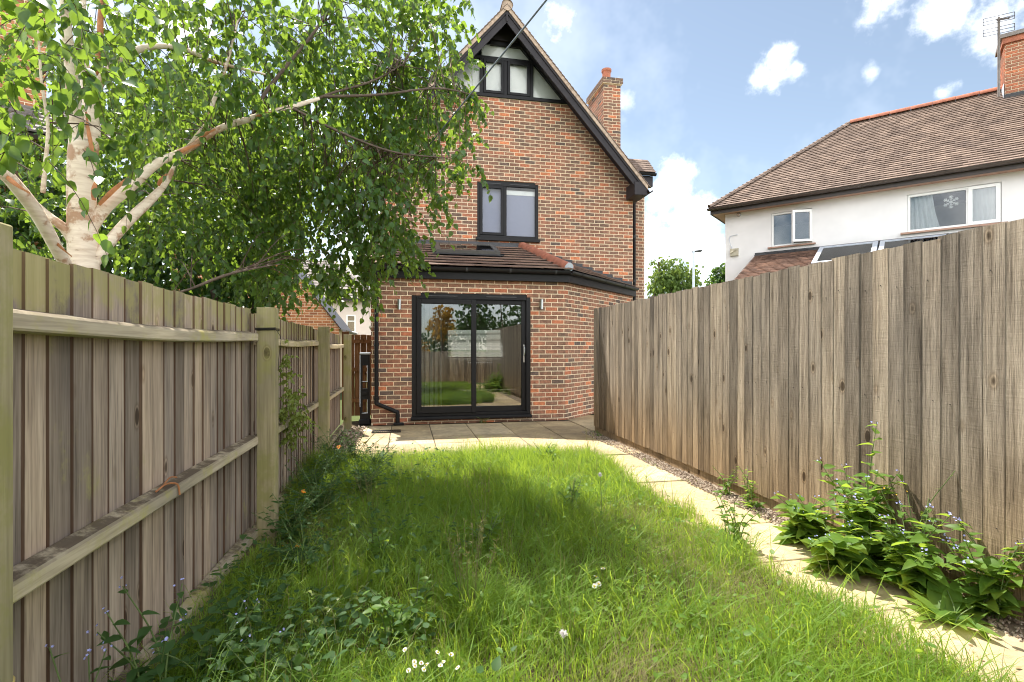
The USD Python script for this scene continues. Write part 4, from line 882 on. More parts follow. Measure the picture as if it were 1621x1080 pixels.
part(w1, 'mullion', obox(wp(1.575, 3.876, -0.099), wd, wn, zz, 0.05, 0.068, 0.752), L['white_plastic'])
wpane(w1, 1.18, 1.57, 3.88, 4.62, -0.06)
part(w1, 'sill', obox(wp(1.05, 3.79, 0.001), wd, wn, zz, 1.06, 0.06, 0.035), L['soffit'])
# open casement, hinged on its right edge and swung outward
hn = wp(2.02, 3.87, -0.01); oa = math.radians(26); cd = -wd * math.cos(oa) + wn * math.sin(oa); cn = np.cross(zz, cd); cn = cn if np.dot(cn, wn) > 0 else -cn
cw_, chh = 0.44, 0.77
cs = part(w1, 'casement', cat([obox(hn, cd, cn, zz, 0.055, 0.05, chh), obox(hn + cd * (cw_ - 0.055), cd, cn, zz, 0.055, 0.05, chh), obox(hn + cd * 0.055, cd, cn, zz, cw_ - 0.11, 0.05, 0.055), obox(hn + cd * 0.055 + zz * (chh - 0.055), cd, cn, zz, cw_ - 0.11, 0.05, 0.055)]), L['white_plastic'], label='open casement')
part(w1, 'casement_pane', obox(hn + cd * 0.055 + zz * 0.055 + cn * 0.02, cd, cn, zz, cw_ - 0.11, 0.004, chh - 0.11), L['pane'])
w2 = part(wh, 'window', wring(3.885, 5.415, 3.835, 4.66, 0.05, -0.10, 0.07), L['white_plastic'], label='wide white window with net curtain and snowflake decoration')
part(w2, 'mullion', obox(wp(4.87, 3.886, -0.099), wd, wn, zz, 0.06, 0.068, 0.722), L['white_plastic'])
part(w2, 'casement', wring(4.905, 5.40, 3.845, 4.65, 0.065, -0.045, 0.055), L['white_plastic'])
part(w2, 'pane', obox(wp(3.935, 3.885, -0.06), wd, wn, zz, 0.933, 0.004, 0.725), L['mid_pane']); wpane(w2, 4.97, 5.335, 3.91, 4.585, -0.02)
part(w2, 'sill', obox(wp(3.76, 3.79, 0.001), wd, wn, zz, 1.75, 0.06, 0.04), L['soffit'])
def curtain(u0, u1, u2, u3, z0, z1, out, n=40):
    V = []; 
    for i in range(n + 1):
        s = i / n
        for t, (a, b) in ((0, (u0, u1)), (0.5, ((u0 + u2) / 2, (u1 + u3) / 2 - 0.02)), (1, (u2, u3))):
            V.append(wp(a + (b - a) * s, z1 + (z0 - z1) * t, out + 0.022 * math.sin(s * 34)))
    F = []
    for i in range(n):
        for j in range(2):
            a = i * 3 + j; F += [[a, a + 1, a + 4], [a, a + 4, a + 3]]
    return np.array(V), np.array(F)
part(w2, 'curtain', curtain(3.93, 4.32, 3.93, 4.46, 3.85, 4.62, -0.16), L['curtain'], smooth=True)
part(w2, 'curtain', curtain(4.93, 5.38, 4.93, 5.38, 3.85, 4.62, -0.16), L['curtain'], smooth=True)
# snowflake hung in the window
sf = []
fc = wp(4.63, 4.40, -0.075)
def bar2(a, b, r=0.0055): return tube([fc + wd * a[0] + zz * a[1], fc + wd * b[0] + zz * b[1]], r, 5)
for k in range(6):
    a = k * math.pi / 3 + math.pi / 6; d_ = np.array([math.cos(a), math.sin(a)])
    sf.append(bar2((0, 0), d_ * 0.135, 0.009))
    for s, ln in ((0.05, 0.035), (0.085, 0.045), (0.112, 0.03)):
        for sg in (-1, 1):
            a2 = a + sg * 0.9; sf.append(bar2(d_ * s, d_ * s + np.array([math.cos(a2), math.sin(a2)]) * ln, 0.0075))
part(w2, 'snowflake', cat(sf), L['white_plastic'])
# camera lamp, junction box and loose cable
cc_ = wp(0.35, 4.77, 0.0)
part(wh, 'bulkhead_lamp', cat([tube([cc_ + wn * 0.0, cc_ + wn * 0.05], 0.055, 14), tube([cc_ + wn * 0.05, cc_ + wn * 0.09 - zz * 0.02], 0.035, 12)]), L['steel'], smooth=40)
part(wh, 'junction_box', cat([obox(wp(0.14, 3.70, 0.0), wd, wn, zz, 0.20, 0.06, 0.19), tube([wp(0.16, 3.78, 0.07), wp(0.30, 3.86, 0.07)], 0.02, 6)]), plain('old_box_look', (0.42, 0.38, 0.28), rough=0.6))
part(wh, 'cable', tube(smooth_line([wp(0.18, 3.9, 0.02), wp(0.13, 4.05, 0.03), wp(0.12, 4.2, 0.02), wp(0.2, 4.24, 0.02), wp(0.32, 4.25, 0.02)], 14), 0.007, 5), L['grey_plastic'])
# lean-to
lt0 = wp(0.76, 3.66, 0.0); ltv = (-wn * 2.2 + zz * 0.92); ltl = np.linalg.norm(ltv); ltv /= ltl; lte = lt0 - ltv * ltl
lt = part(wh, 'lean_to_roof', obox(lte - np.cross(wd, ltv) * 0.06, wd, ltv, np.cross(wd, ltv), 8.0, ltl, 0.05), L['dark_gutter'])
t4 = tile_pieces(sbox(0, 0, 8.0, ltl - 0.05).difference(sbox(1.42, 0.75, 5.0, ltl - 0.14)), lte, wd, ltv, 0.105, 0.168, thick=0.016, gap=0.010)
pieces(lt, 'lean_to_tile', t4, L['old_tile'], 240, 'lean_to_tiling')
part(lt, 'flashing', cat([obox(wp(0.74, 3.62, 0.002), wd, wn, zz, 8.0, 0.012, 0.10), obox(lt0 - ltv * 0.16 - wd * 0.01 + np.cross(wd, ltv) * 0.02, wd, ltv, np.cross(wd, ltv), 8.0, 0.16, 0.012)]), L['lead'])
ln_ = np.cross(wd, ltv)
for k in range(3):
    o = lte + wd * (1.46 + 1.18 * k) + ltv * 0.80 + ln_ * 0.0
    lk = part(lt, 'skylight', cat([obox(o, wd, ltv, ln_, 1.14, 0.09, 0.09), obox(o + ltv * (ltl - 1.05), wd, ltv, ln_, 1.14, 0.09, 0.09), obox(o + ltv * 0.09, wd, ltv, ln_, 0.09, ltl - 1.14, 0.09), obox(o + ltv * 0.09 + wd * 1.05, wd, ltv, ln_, 0.09, ltl - 1.14, 0.09)]), L['grey_plastic'])
    part(lk, 'pane', obox(o + wd * 0.09 + ltv * 0.09 + ln_ * 0.084, wd, ltv, ln_, 0.96, ltl - 1.14, 0.004), L['faint_pane'])
    part(lk, 'blind', obox(o + wd * 0.092 + ltv * 0.092 + ln_ * 0.075, wd, ltv, ln_, 0.956, ltl - 1.144, 0.004), L['blind'])
part(wh, 'lean_to_wall', obox(wp(0.9, 0, 2.1), wd, wn, zz, 7.8, 0.1, 2.66), L['render'])
part(wh, 'lean_to_wall', obox(wp(0.9, 0, 0.0), wn, wd, zz, 2.0, 0.1, 2.66), L['render'])
# big chimney at the party wall
U = None
best = min(np.linspace(3, 12, 400), key=lambda u: abs((lambda p: CX + FPX * ((p[0] * c_ - p[1] * s_) / (p[0] * s_ + p[1] * c_)) - 1591)(wp(u, RH, OV - half + 0.5))))
cu = best
co = wp(cu, RH - 0.7, OV - half + 0.42)
cpn = part(wh, 'chimney', obox(co, wd, wb, zz, 1.3, 0.84, 1.75), L['mortar'])
cbr = brick_course_pieces(sbox(0, 0, 1.3, 1.62), co, wd, wn, proud=0.010)
cbl = brick_course_pieces(sbox(0, 0, 0.84, 1.62), co, wb, -wd, proud=0.010)
joined(cpn, 'brickwork', [(v, f, 0.55 + 0.45 * t) for v, f, t in cbr + cbl], L['brick'])
part(cpn, 'oversail', obox(co - wd * 0.05 + wn * 0.05 + zz * 1.62, wd, wb, zz, 1.4, 0.94, 0.13), L['terracotta'])
part(cpn, 'cap', obox(co - wd * 0.09 + wn * 0.09 + zz * 1.75, wd, wb, zz, 1.48, 1.02, 0.09), L['grey_tile'], tone=0.3)
part(cpn, 'flashing', obox(co - wd * 0.02 + wn * 0.016 + zz * 0.30, wd, wn, zz, 1.34, 0.012, 0.14), L['lead'])
part(cpn, 'flashing', obox(co - wd * 0.016 + wn * 0.01 + zz * 0.30, wb, -wd, zz, 0.45, 0.012, 0.40), L['grey_plastic'])
pot = trimesh.creation.revolve(np.array([[0.11, 0], [0.11, 0.26], [0.13, 0.28], [0.13, 0.33], [0.09, 0.33], [0.09, 0.0]]), sections=16)
pot.apply_translation(co + wd * 0.55 + wb * 0.42 + zz * 1.84); part(cpn, 'chimney_pot', pot, plain('pale_pot_look', (0.55, 0.40, 0.20), rough=0.8), smooth=40)
# television aerial
ab = wp(cu - 0.15, RH + 0.05, OV - half + 0.9); mt = ab + zz * 1.32
ae = thing('tv_aerial', 'grey television aerial with two grid reflectors on a mast beside the chimney', 'aerial', ab)
part(ae, 'mast', tube([ab - zz * 0.5, mt], 0.026, 8), L['grey_tile'], tone=0.1)
bd = np.array([-0.66, -0.75, 0.0]); bd /= np.linalg.norm(bd); bs = np.cross(zz, bd)
part(ae, 'boom', tube([mt - zz * 0.02 + bd * -0.10, mt - zz * 0.42 + bd * 0.72], 0.012, 6), L['dark_gutter'])
for k in range(9):
    p = mt - zz * 0.10 + bd * 0.1 + (bd * 0.62 - zz * 0.30) * (k / 8.0); part(ae, 'director', tube([p - bs * 0.07, p + bs * 0.07], 0.010, 5), L['dark_gutter'])
for sg in (0, -1):
    z0 = mt + zz * (0.04 + 0.26 * sg)
    part(ae, 'reflector', cat([tube([z0 + zz * dz - bs * 0.27 , z0 + zz * dz + bs * 0.27], 0.007, 5) for dz in (0.0, -0.075, -0.15)] + [tube([z0 + bs * k, z0 - zz * 0.15 + bs * k], 0.007, 5) for k in (-0.27, 0, 0.27)]), L['dark_gutter'])

# ================================================================== houses beyond the left fence
fh = thing('pale_house', 'pale pink rendered house with a grey tiled gable roof far behind the side gate', 'house', at_depth(560, 551, 26) * [1, 1, 0])
p0 = at_depth(537, 551, 26); p0[2] = 0
fx = np.array([1, 0, 0.0]); fy = np.array([0, 1, 0.0])
FW = 7.0
win = sbox(0.34, 2.05, 0.78, 2.92)
part(fh, 'wall', prism(sbox(-4, 0, FW - 4 + 1.5, 3.75).difference(win), p0, fx, zz, fy, 0.2), L['pink_render'])
wf = part(fh, 'window', cat([obox(p0 + fx * 0.34 + zz * 2.05, fx, fy, zz, 0.06, 0.08, 0.87), obox(p0 + fx * 0.72 + zz * 2.05, fx, fy, zz, 0.06, 0.08, 0.87), obox(p0 + fx * 0.40 + zz * 2.05, fx, fy, zz, 0.32, 0.08, 0.06),
      obox(p0 + fx * 0.40 + zz * 2.86, fx, fy, zz, 0.32, 0.08, 0.06), obox(p0 + fx * 0.40 + zz * 2.58, fx, fy, zz, 0.32, 0.08, 0.05)]), L['white_plastic'])
part(wf, 'pane', obox(p0 + fx * 0.40 + zz * 2.11 + fy * 0.05, fx, fy, zz, 0.32, 0.01, 0.75), L['pane'])
part(wf, 'sill', obox(p0 + fx * 0.24 + zz * 1.97 - fy * 0.08, fx, fy, zz, 0.64, 0.1, 0.07), L['white_plastic'])
part(fh, 'inner_wall', obox(p0 + fx * -3.5 + fy * 1.5, fx, fy, zz, 6, 0.1, 3.5), L['room_floor'])
fe0 = p0 + fx * -4.3 + zz * 3.7 - fy * 0.35; fv = np.array([0, math.cos(0.75), math.sin(0.75)])
frp = part(fh, 'roof', obox(fe0 - zz * 0.08, fx, fv, np.cross(fx, fv), 5.7, 3.2, 0.06), L['barge'])
joined(frp, 'roof_tiling', tile_pieces(Polygon([(0, 0), (6.3, 0), (3.6, 3.2), (0, 3.2)]), fe0, fx, fv, 0.24, 0.3, thick=0.03), L['grey_tile'])
part(frp, 'hip_tile', half_round(fe0 + fx * 6.3 + zz * 0.02, fe0 + fx * 3.6 + fv * 3.2 + zz * 0.02, 0.13), L['grey_tile'], tone=0.8, smooth=40)
part(fh, 'gutter', obox(fe0 - zz * 0.12 - fy * 0.02, fx, fy, zz, 6.3, 0.10, 0.10), L['dark_gutter'])
# orange brick outhouse
oh_o = at_depth(537, 520, 14.5); oh_o[2] = 0
oh = thing('brick_outhouse', 'orange brick outhouse with a sloping verge behind the left fence and birch leaves', 'outhouse', oh_o)
ow = 4.2
opoly = Polygon([(0, 0), (-ow, 0), (-ow, 3.9), (-1.6, 3.9), (0, 1.85)])
oz = part(oh, 'wall', prism(opoly, oh_o, fx, zz, fy, 0.1), L['mortar'])
ob = brick_course_pieces(opoly, oh_o, fx, -fy)
joined(oz, 'brickwork', ob, L['red_brick'])
part(oh, 'wall', obox(oh_o + fy * 0.1, fy, -fx, zz, 3, 0.1, 1.8), L['mortar'])
part(oh, 'verge', prism(Polygon([(0.06, 1.80), (0.06, 1.76), (-1.62, 3.93), (-1.62, 3.98)]), oh_o - fy * 0.1, fx, zz, fy, 3.2), L['dark_gutter'])
part(oh, 'gutter', half_round(oh_o + (0.15, -0.12, 1.76), oh_o + (0.15, 3.1, 1.76), 0.06, flip=-1, thick=0.008), L['dark_gutter'], smooth=40)
# red brick neighbour with pent roof seen through the leaves at top left
nb_o = np.array([-9.5, 8.0, 0.0])
nb = thing('neighbour_house', 'red brick neighbouring house with grey pent roof and white windows behind the birch', 'house', nb_o)
npoly = sbox(0, 0, 4.2, 7.0).difference(sbox(0.9, 2.6, 2.0, 3.5)).difference(sbox(0.9, 0.9, 2.2, 2.1))
nbu = np.array([math.cos(0.5), math.sin(0.5), 0]); nbn = np.array([nbu[1], -nbu[0], 0])
nz = part(nb, 'wall', prism(npoly, nb_o, nbu, zz, -nbn, 0.15), L['mortar'])
joined(nz, 'brickwork', brick_course_pieces(npoly, nb_o, nbu, nbn), L['red_brick'])
for a, b, c, d in ((0.9, 2.0, 2.6, 3.5), (0.9, 2.2, 0.9, 2.1)):
    w_ = part(nb, 'window', cat([obox(nb_o + nbu * a + zz * c - nbn * 0.1, nbu, nbn, zz, 0.07, 0.08, d - c), obox(nb_o + nbu * (b - 0.07) + zz * c - nbn * 0.1, nbu, nbn, zz, 0.07, 0.08, d - c), obox(nb_o + nbu * (a + 0.07) + zz * c - nbn * 0.1, nbu, nbn, zz, b - a - 0.14, 0.08, 0.07),
          obox(nb_o + nbu * (a + 0.07) + zz * (d - 0.07) - nbn * 0.1, nbu, nbn, zz, b - a - 0.14, 0.08, 0.07), obox(nb_o + nbu * ((a + b) / 2 - 0.03) + zz * (c + 0.07) - nbn * 0.1, nbu, nbn, zz, 0.06, 0.08, d - c - 0.14)]), L['white_plastic'])
    part(w_, 'pane', obox(nb_o + nbu * (a + 0.07) + zz * (c + 0.07) - nbn * 0.06, nbu, nbn, zz, b - a - 0.14, 0.01, d - c - 0.14), L['pane'])
nv = -nbn * math.cos(0.55) * 1 + zz * math.sin(0.55)
ne = nb_o + nbn * 1.3 + zz * 4.4 - nbu * 0.2
nr = part(nb, 'pent_roof', obox(ne - zz * 0.1, nbu, nv, np.cross(nbu, nv), 6.0, 1.5, 0.06), L['dark_gutter'])
joined(nr, 'roof_tiling', tile_pieces(sbox(0, 0, 6.0, 1.55), ne, nbu, nv, 0.22, 0.3, thick=0.03), L['grey_tile'])

# ================================================================== foliage tools
LEAF = {   # outline: (t along, half width); midrib points
    'ovate': ([0.0, 0.22, 0.5, 0.78, 1.0], [(0.08, 0.34), (0.34, 0.50), (0.70, 0.30)]),
    'round': ([0.0, 0.25, 0.55, 0.85, 1.0], [(0.10, 0.40), (0.50, 0.52), (0.86, 0.30)]),
    'lance': ([0.0, 0.25, 0.5, 0.75, 1.0], [(0.18, 0.36), (0.48, 0.46), (0.78, 0.28)])}
NV = 11
def leaves(P, D, U, Ln, Wd, shape='ovate', fold=0.25, droop=0.25):
    """n leaves: base points P, directions D, upper sides U, lengths, widths. Returns (n*11 verts, faces), 12 triangles each."""
    n = len(P); mid, side = LEAF[shape]
    D = D / np.linalg.norm(D, axis=1, keepdims=True); S = np.cross(D, U); S /= np.linalg.norm(S, axis=1, keepdims=True) + 1e-9; N = np.cross(S, D)
    Ln = np.broadcast_to(Ln, n)[:, None]; Wd = np.broadcast_to(Wd, n)[:, None]; dr = np.broadcast_to(droop, n)[:, None]
    V = [P + D * Ln * t - N * Ln * dr * t * t for t in mid]
    for sg in (-1, 1):
        for t, w in side: V.append(P + D * Ln * t + S * Wd * w * sg + N * (Wd * w * fold - Ln * dr * t * t))
    V = np.stack(V, 1)          # m0..m4 l1 l2 l3 r1 r2 r3
    f = np.array([[0, 1, 5], [5, 1, 6], [1, 2, 6], [6, 2, 7], [2, 3, 7], [7, 3, 4], [0, 8, 1], [8, 9, 1], [1, 9, 2], [9, 10, 2], [2, 10, 3], [10, 4, 3]])
    F = f[None] + np.arange(n)[:, None, None] * NV
    return V.reshape(-1, 3), F.reshape(-1, 3)
def unit(n): 
    v = rng.normal(size=(n, 3)); return v / np.linalg.norm(v, axis=1, keepdims=True)
def in_ellipsoid(c, r, n):
    return np.asarray(c) + unit(n) * (rng.random((n, 1)) ** 0.45) * np.asarray(r)
def twigs(anchors, spread, length, per, leaf, shape='ovate', hang=0.7, wr=0.72, out=None):
    """drooping twigs at the anchors, each with leaves along it: returns leaf arrays and twig polylines"""
    lp, ld, lu, ll = [], [], [], []; lines = []
    for a in anchors:
        d = unit(1)[0]; d[2] = d[2] * 0.5 - 0.15
        if out is not None: d = d + 0.6 * (a - out) / (np.linalg.norm(a - out) + 1e-6)
        d /= np.linalg.norm(d); L_ = length * rng.uniform(0.6, 1.3)
        s = np.linspace(0, 1, 5)[:, None]
        line = a + d * L_ * s + np.array([0, 0, -1.0]) * hang * L_ * s ** 2
        lines.append(line)
        k = max(2, int(per * rng.uniform(0.7, 1.3)))
        t = (np.arange(k) + rng.random(k) * 0.6) / k
        pos = np.stack([np.interp(t, s[:, 0], line[:, c]) for c in range(3)], 1)
        sidev = unit(k); dd = sidev * 0.75 + d * 0.25 + np.array([0, 0, -0.75]); 
        lp.append(pos); ld.append(dd); ll.append(leaf * rng.uniform(0.65, 1.25, k))
        u = unit(k); u[:, 2] += 0.8; lu.append(u)
    return np.vstack(lp), np.vstack(ld), np.vstack(lu), np.concatenate(ll), lines
def tube3(lines, r0, r1, sides=3):
    """many thin tubes in one mesh"""
    vs, fs, n = [], [], 0
    for ln in lines:
        v, f = tube(ln, np.linspace(r0, r1, len(ln)), sides, cap=False); vs.append(v); fs.append(f + n); n += len(v)
    return np.vstack(vs), np.vstack(fs)

# ================================================================== BIRCH
bbase = at_depth(134, 410, 3.35); bbase[2] = 0
birch = thing('birch_tree', 'white barked birch leaning over the left fence with peeling orange bark', 'tree', bbase)
def limb(pts, n=20, sides=10):
    """pts: (px, py, Z, width in px of the photograph)"""
    P = np.array([at_depth(a, b, Z) for a, b, Z, w in pts]); R = np.array([0.5 * w * Z / FPX for a, b, Z, w in pts])
    Q = smooth_line(np.hstack([P, R[:, None]]), n)
    return Q[:, :3], np.maximum(Q[:, 3], 0.002)
def limb_mesh(pts, n=20, sides=12):
    P, R = limb(pts, n)
    v, f = tube(P, R, sides)
    v = v + (meshkit.noise(v * 14.0, 5)[:, None] - 0.5) * 0.10 * np.repeat(R, sides).mean() * 1.2 * np.sign(rng.normal(size=(1, 3)))
    return v, f
tp = [(136, 690, 3.35, 54), (134, 480, 3.35, 45), (132, 410, 3.35, 41), (130, 350, 3.35, 39), (129, 290, 3.34, 38), (130, 250, 3.33, 37), (128, 222, 3.32, 31)]
part(birch, 'trunk', limb_mesh(tp, 30, 16), L['birch_bark'], smooth=True)
limbs = {
 'a': [(129, 262, 3.33, 30), (122, 205, 3.3, 22), (116, 150, 3.25, 19), (110, 90, 3.2, 16), (104, 30, 3.15, 13), (95, -60, 3.1, 10), (90, -160, 3.1, 5)],
 'b': [(134, 262, 3.33, 28), (146, 215, 3.36, 22), (142, 165, 3.4, 19), (134, 110, 3.42, 15), (128, 50, 3.45, 12), (135, -50, 3.5, 9), (150, -160, 3.5, 4)],
 'c': [(138, 372, 3.35, 18), (165, 330, 3.4, 19), (205, 295, 3.46, 19), (250, 258, 3.55, 13), (300, 235, 3.65, 11), (345, 205, 3.75, 10), (400, 187, 3.9, 10), (460, 170, 4.0, 8), (505, 156, 4.13, 5.5)],
 'd': [(142, 425, 3.36, 18), (172, 385, 3.42, 17), (205, 348, 3.5, 16), (240, 315, 3.6, 13), (262, 290, 3.7, 9), (285, 250, 3.8, 6), (330, 190, 3.9, 4)],
 'e': [(138, 170, 3.4, 14), (165, 120, 3.45, 14), (200, 88, 3.55, 12), (240, 74, 3.65, 9), (290, 78, 3.75, 7), (340, 98, 3.9, 6), (420, 118, 4.1, 3)],
 'f': [(124, 455, 3.33, 17), (92, 398, 3.08, 18), (60, 340, 2.85, 20), (30, 300, 2.7, 20), (-10, 255, 2.55, 19), (-90, 180, 2.4, 12), (-200, 60, 2.3, 5)],
 'g': [(122, 395, 3.35, 16), (105, 365, 3.3, 15), (80, 345, 3.25, 13), (50, 320, 3.2, 12), (10, 285, 3.15, 9), (-60, 240, 3.1, 5)],
 'h': [(150, 125, 3.44, 11), (158, 75, 3.42, 9), (160, 20, 3.4, 8), (170, -60, 3.4, 5)],
 'i': [(330, 208, 3.72, 7), (335, 170, 3.8, 7), (350, 130, 3.85, 5), (365, 80, 3.9, 4), (380, 20, 4.0, 3)],
 'j': [(395, 190, 3.9, 5), (425, 140, 4.0, 6), (470, 85, 4.1, 5), (505, 40, 4.2, 4), (540, -20, 4.3, 3)],
 'p': [(490, 161, 4.1, 5.5), (530, 146, 4.2, 4), (590, 128, 4.4, 3), (640, 100, 4.6, 1.5)],
 'l': [(255, 470, 3.8, 3), (300, 458, 3.75, 4), (340, 442, 3.8, 5), (378, 430, 3.85, 4), (430, 420, 4.1, 2)],
 'm': [(68, 305, 3.0, 7), (72, 260, 2.95, 6), (76, 200, 2.9, 5), (66, 130, 2.8, 4), (60, 40, 2.7, 3)],
 'n': [(460, 170, 4.0, 5), (540, 210, 4.2, 4), (620, 240, 4.4, 3), (700, 250, 4.6, 2)],
 'o': [(512, 153, 4.15, 5), (600, 150, 4.3, 4), (690, 140, 4.5, 3), (750, 150, 4.6, 1.5)],
}
lpts = []
for k, pts in limbs.items():
    P, R = limb(pts, 24); lpts.append(np.hstack([P, R[:, None]]))
    part(birch, 'limb', limb_mesh(pts, 24, 10 if pts[0][3] > 9 else 7), L['birch_bark'] if pts[0][3] > 12 else L['bark_peel'] if k in 'h' else L['bark'] if pts[0][3] < 7 else L['birch_bark'], smooth=True)
lpts = np.vstack(lpts)
def peel(px, py, Z, ln, ang, w=7):
    """curl of loose bark standing off a limb"""
    o = at_depth(px, py, Z - 0.07); d = np.array([math.cos(ang) * c_, -math.cos(ang) * s_, math.sin(ang)]); s0 = np.array([-math.sin(ang) * c_, math.sin(ang) * s_, math.cos(ang)]); nn = np.array([-s_, -c_, 0])
    V, m = [], 7
    for i in range(m):
        t = i / (m - 1); wid = w * Z / FPX * (0.4 + 0.6 * math.sin(math.pi * min(1, t + 0.15)))
        c = o + d * ln * (t - 0.5) + nn * 0.012 * math.sin(t * 3.0)
        V += [c - s0 * wid * 0.5, c + nn * wid * 0.4, c + s0 * wid * 0.5 + nn * 0.006]
    F = []
    for i in range(m - 1):
        for j in range(2):
            a = i * 3 + j; F += [[a, a + 1, a + 4], [a, a + 4, a + 3]]
    return np.array(V), np.array(F)
for a in ((185, 300, 3.42, 0.30, 0.72, 7), (28, 292, 2.68, 0.16, -0.62, 8), (144, 215, 3.36, 0.30, 1.75, 6), (152, 300, 3.35, 0.14, 1.4, 8), (258, 285, 3.68, 0.10, 0.9, 6), (112, 152, 3.22, 0.18, 1.6, 5), (95, 388, 3.1, 0.2, -0.75, 6),
          (60, 335, 3.2, 0.12, -0.55, 6), (300, 236, 3.6, 0.15, 0.4, 5), (420, 182, 3.9, 0.14, 0.25, 4), (330, 212, 3.7, 0.12, 0.5, 5)):
    part(birch, 'bark_curl', peel(*a), L['bark_peel'], smooth=True)
# crown: ellipsoids round the limbs (centre pixel and depth; half axes; twigs; leaf length)
blobs = [(50, 50, 2.05, .34, .45, .40, 22, .064), (25, 190, 1.9, .22, .3, .30, 13, .062), (190, 50, 3.0, .55, .55, .45, 50, .060), (300, 90, 3.7, .6, .6, .5, 90, .060), (440, 60, 3.8, .7, .65, .5, 140, .058),
         (560, 60, 3.7, .58, .65, .5, 140, .056), (665, 70, 3.9, .42, .55, .45, 120, .054), (655, 190, 4.0, .5, .6, .5, 150, .054), (560, 190, 4.0, .6, .65, .55, 165, .054), (430, 230, 4.35, .6, .45, .5, 120, .056),
         (310, 190, 4.1, .55, .45, .45, 80, .058), (605, 300, 4.2, .5, .6, .42, 140, .054), (500, 320, 4.3, .55, .65, .45, 150, .054), (390, 330, 4.3, .55, .55, .42, 115, .056), (285, 350, 4.2, .5, .45, .38, 70, .058),
         (600, 385, 4.4, .36, .5, .26, 80, .054), (540, 430, 4.5, .3, .45, .2, 34, .058), (460, 440, 4.3, .4, .5, .18, 30, .060), (232, 478, 2.75, .03, .05, .10, 3, .055), (400, 150, 3.2, .30, .15, .16, 14, .055), (470, 190, 3.35, .25, .15, .14, 12, .055), (250, 235, 3.1, .2, .12, .10, 6, .055), (740, 165, 4.1, .16, .3, .16, 16, .056), (735, 255, 4.3, .14, .3, .18, 14, .056),
         (705, 20, 3.9, .2, .4, .2, 16, .056), (580, 460, 4.6, .10, .2, .09, 7, .058), (205, 240, 3.0, .15, .2, .16, 5, .06),
         (250, -110, 3.4, .8, .8, .35, 45, .06), (90, -140, 2.8, .6, .6, .4, 34, .06), (-120, 60, 2.6, .4, .7, .7, 40, .06), (-60, 300, 3.4, .5, .7, .5, 30, .06),
         (300, 240, 5.3, 1.1, .8, .9, 260, .060), (480, 230, 5.4, 1.0, .8, 1.0, 260, .060), (200, 330, 5.2, .8, .8, .6, 110, .058), (170, 90, 4.8, .9, .8, .7, 170, .06), (40, 170, 4.4, .7, .7, .6, 80, .06), (590, 200, 5.2, .6, .6, .7, 80, .056), (430, 420, 5.6, .8, .6, .35, 70, .058), (60, 380, 4.6, .7, .6, .4, 60, .06), (380, 250, 6.2, .9, .7, .8, 170, .07)]
LP, LD, LU, LL, TL = [], [], [], [], []
branch_lines = []
for px, py, Z, rx, ry, rzz, nt, lf in blobs:
    if px > 350:
        k = 1.32 if (px > 480 and py < 250 and Z < 4.8) else 1.13
        Z, rx, ry, rzz, lf, nt = Z * k, rx * k, ry * k, rzz * k, lf * (1 + (k - 1) * .7), int(nt * 1.18)
    c = at_depth(px, py, Z)
    anc = in_ellipsoid(c, (rx, ry, rzz), nt)
    p_, d_, u_, l_, ln_s = twigs(anc, 0, 0.20, 9, lf, 'ovate', hang=0.9, out=c)
    LP.append(p_); LD.append(d_); LU.append(u_); LL.append(l_); TL += ln_s
    # fine branches from the nearest limb to some of the anchors
    for a in anc[::6]:
        i = rng.choice(np.argsort(np.linalg.norm(lpts[:, :3] - a, axis=1))[:14]); b = lpts[i, :3]
        mid = (a + b) / 2 + np.array([0, 0, 0.10 * np.linalg.norm(a - b)])
        if np.linalg.norm(a - b) < (0.5 if px < 260 and Z < 3.2 else 1.5): branch_lines.append(smooth_line([b, mid, a], 7))
LP, LD, LU, LL = np.vstack(LP), np.vstack(LD), np.vstack(LU), np.concatenate(LL)
lv, lfc = leaves(LP, LD, LU, LL, LL * 0.74, 'ovate', fold=0.22, droop=rng.uniform(0.05, 0.4, len(LP)))
dist = (LP[:, 0] * s_ + LP[:, 1] * c_)
apx = CX + FPX * (LP[:, 0] * c_ - LP[:, 1] * s_) / dist; apy = CY - FPX * (LP[:, 2] - EYE) / dist
keep = dist > 1.15
vis = keep & (apx > -10) & (apy > -10) & (apx < 1600)
score = np.where(vis, LL / dist, 0); nearl = set(np.argsort(-score)[:300].tolist())
lvr = lv.reshape(-1, NV, 3); f8 = lfc.reshape(-1, 12, 3)[0]
for i in sorted(nearl): part(birch, 'leaf', (lvr[i], f8), L['birch_leaf'], smooth=True)
rest = np.array([i for i in range(len(LP)) if keep[i] and i not in nearl])
part(birch, 'crown', (lvr[rest].reshape(-1, 3), (f8[None] + np.arange(len(rest))[:, None, None] * NV).reshape(-1, 3)), L['birch_leaf'], kind='stuff', smooth=True)
part(birch, 'twig', tube3(TL, 0.0022, 0.001), L['twig'], kind='stuff')
part(birch, 'branch', tube3(branch_lines, 0.0045, 0.002, 4), L['twig'], kind='stuff')

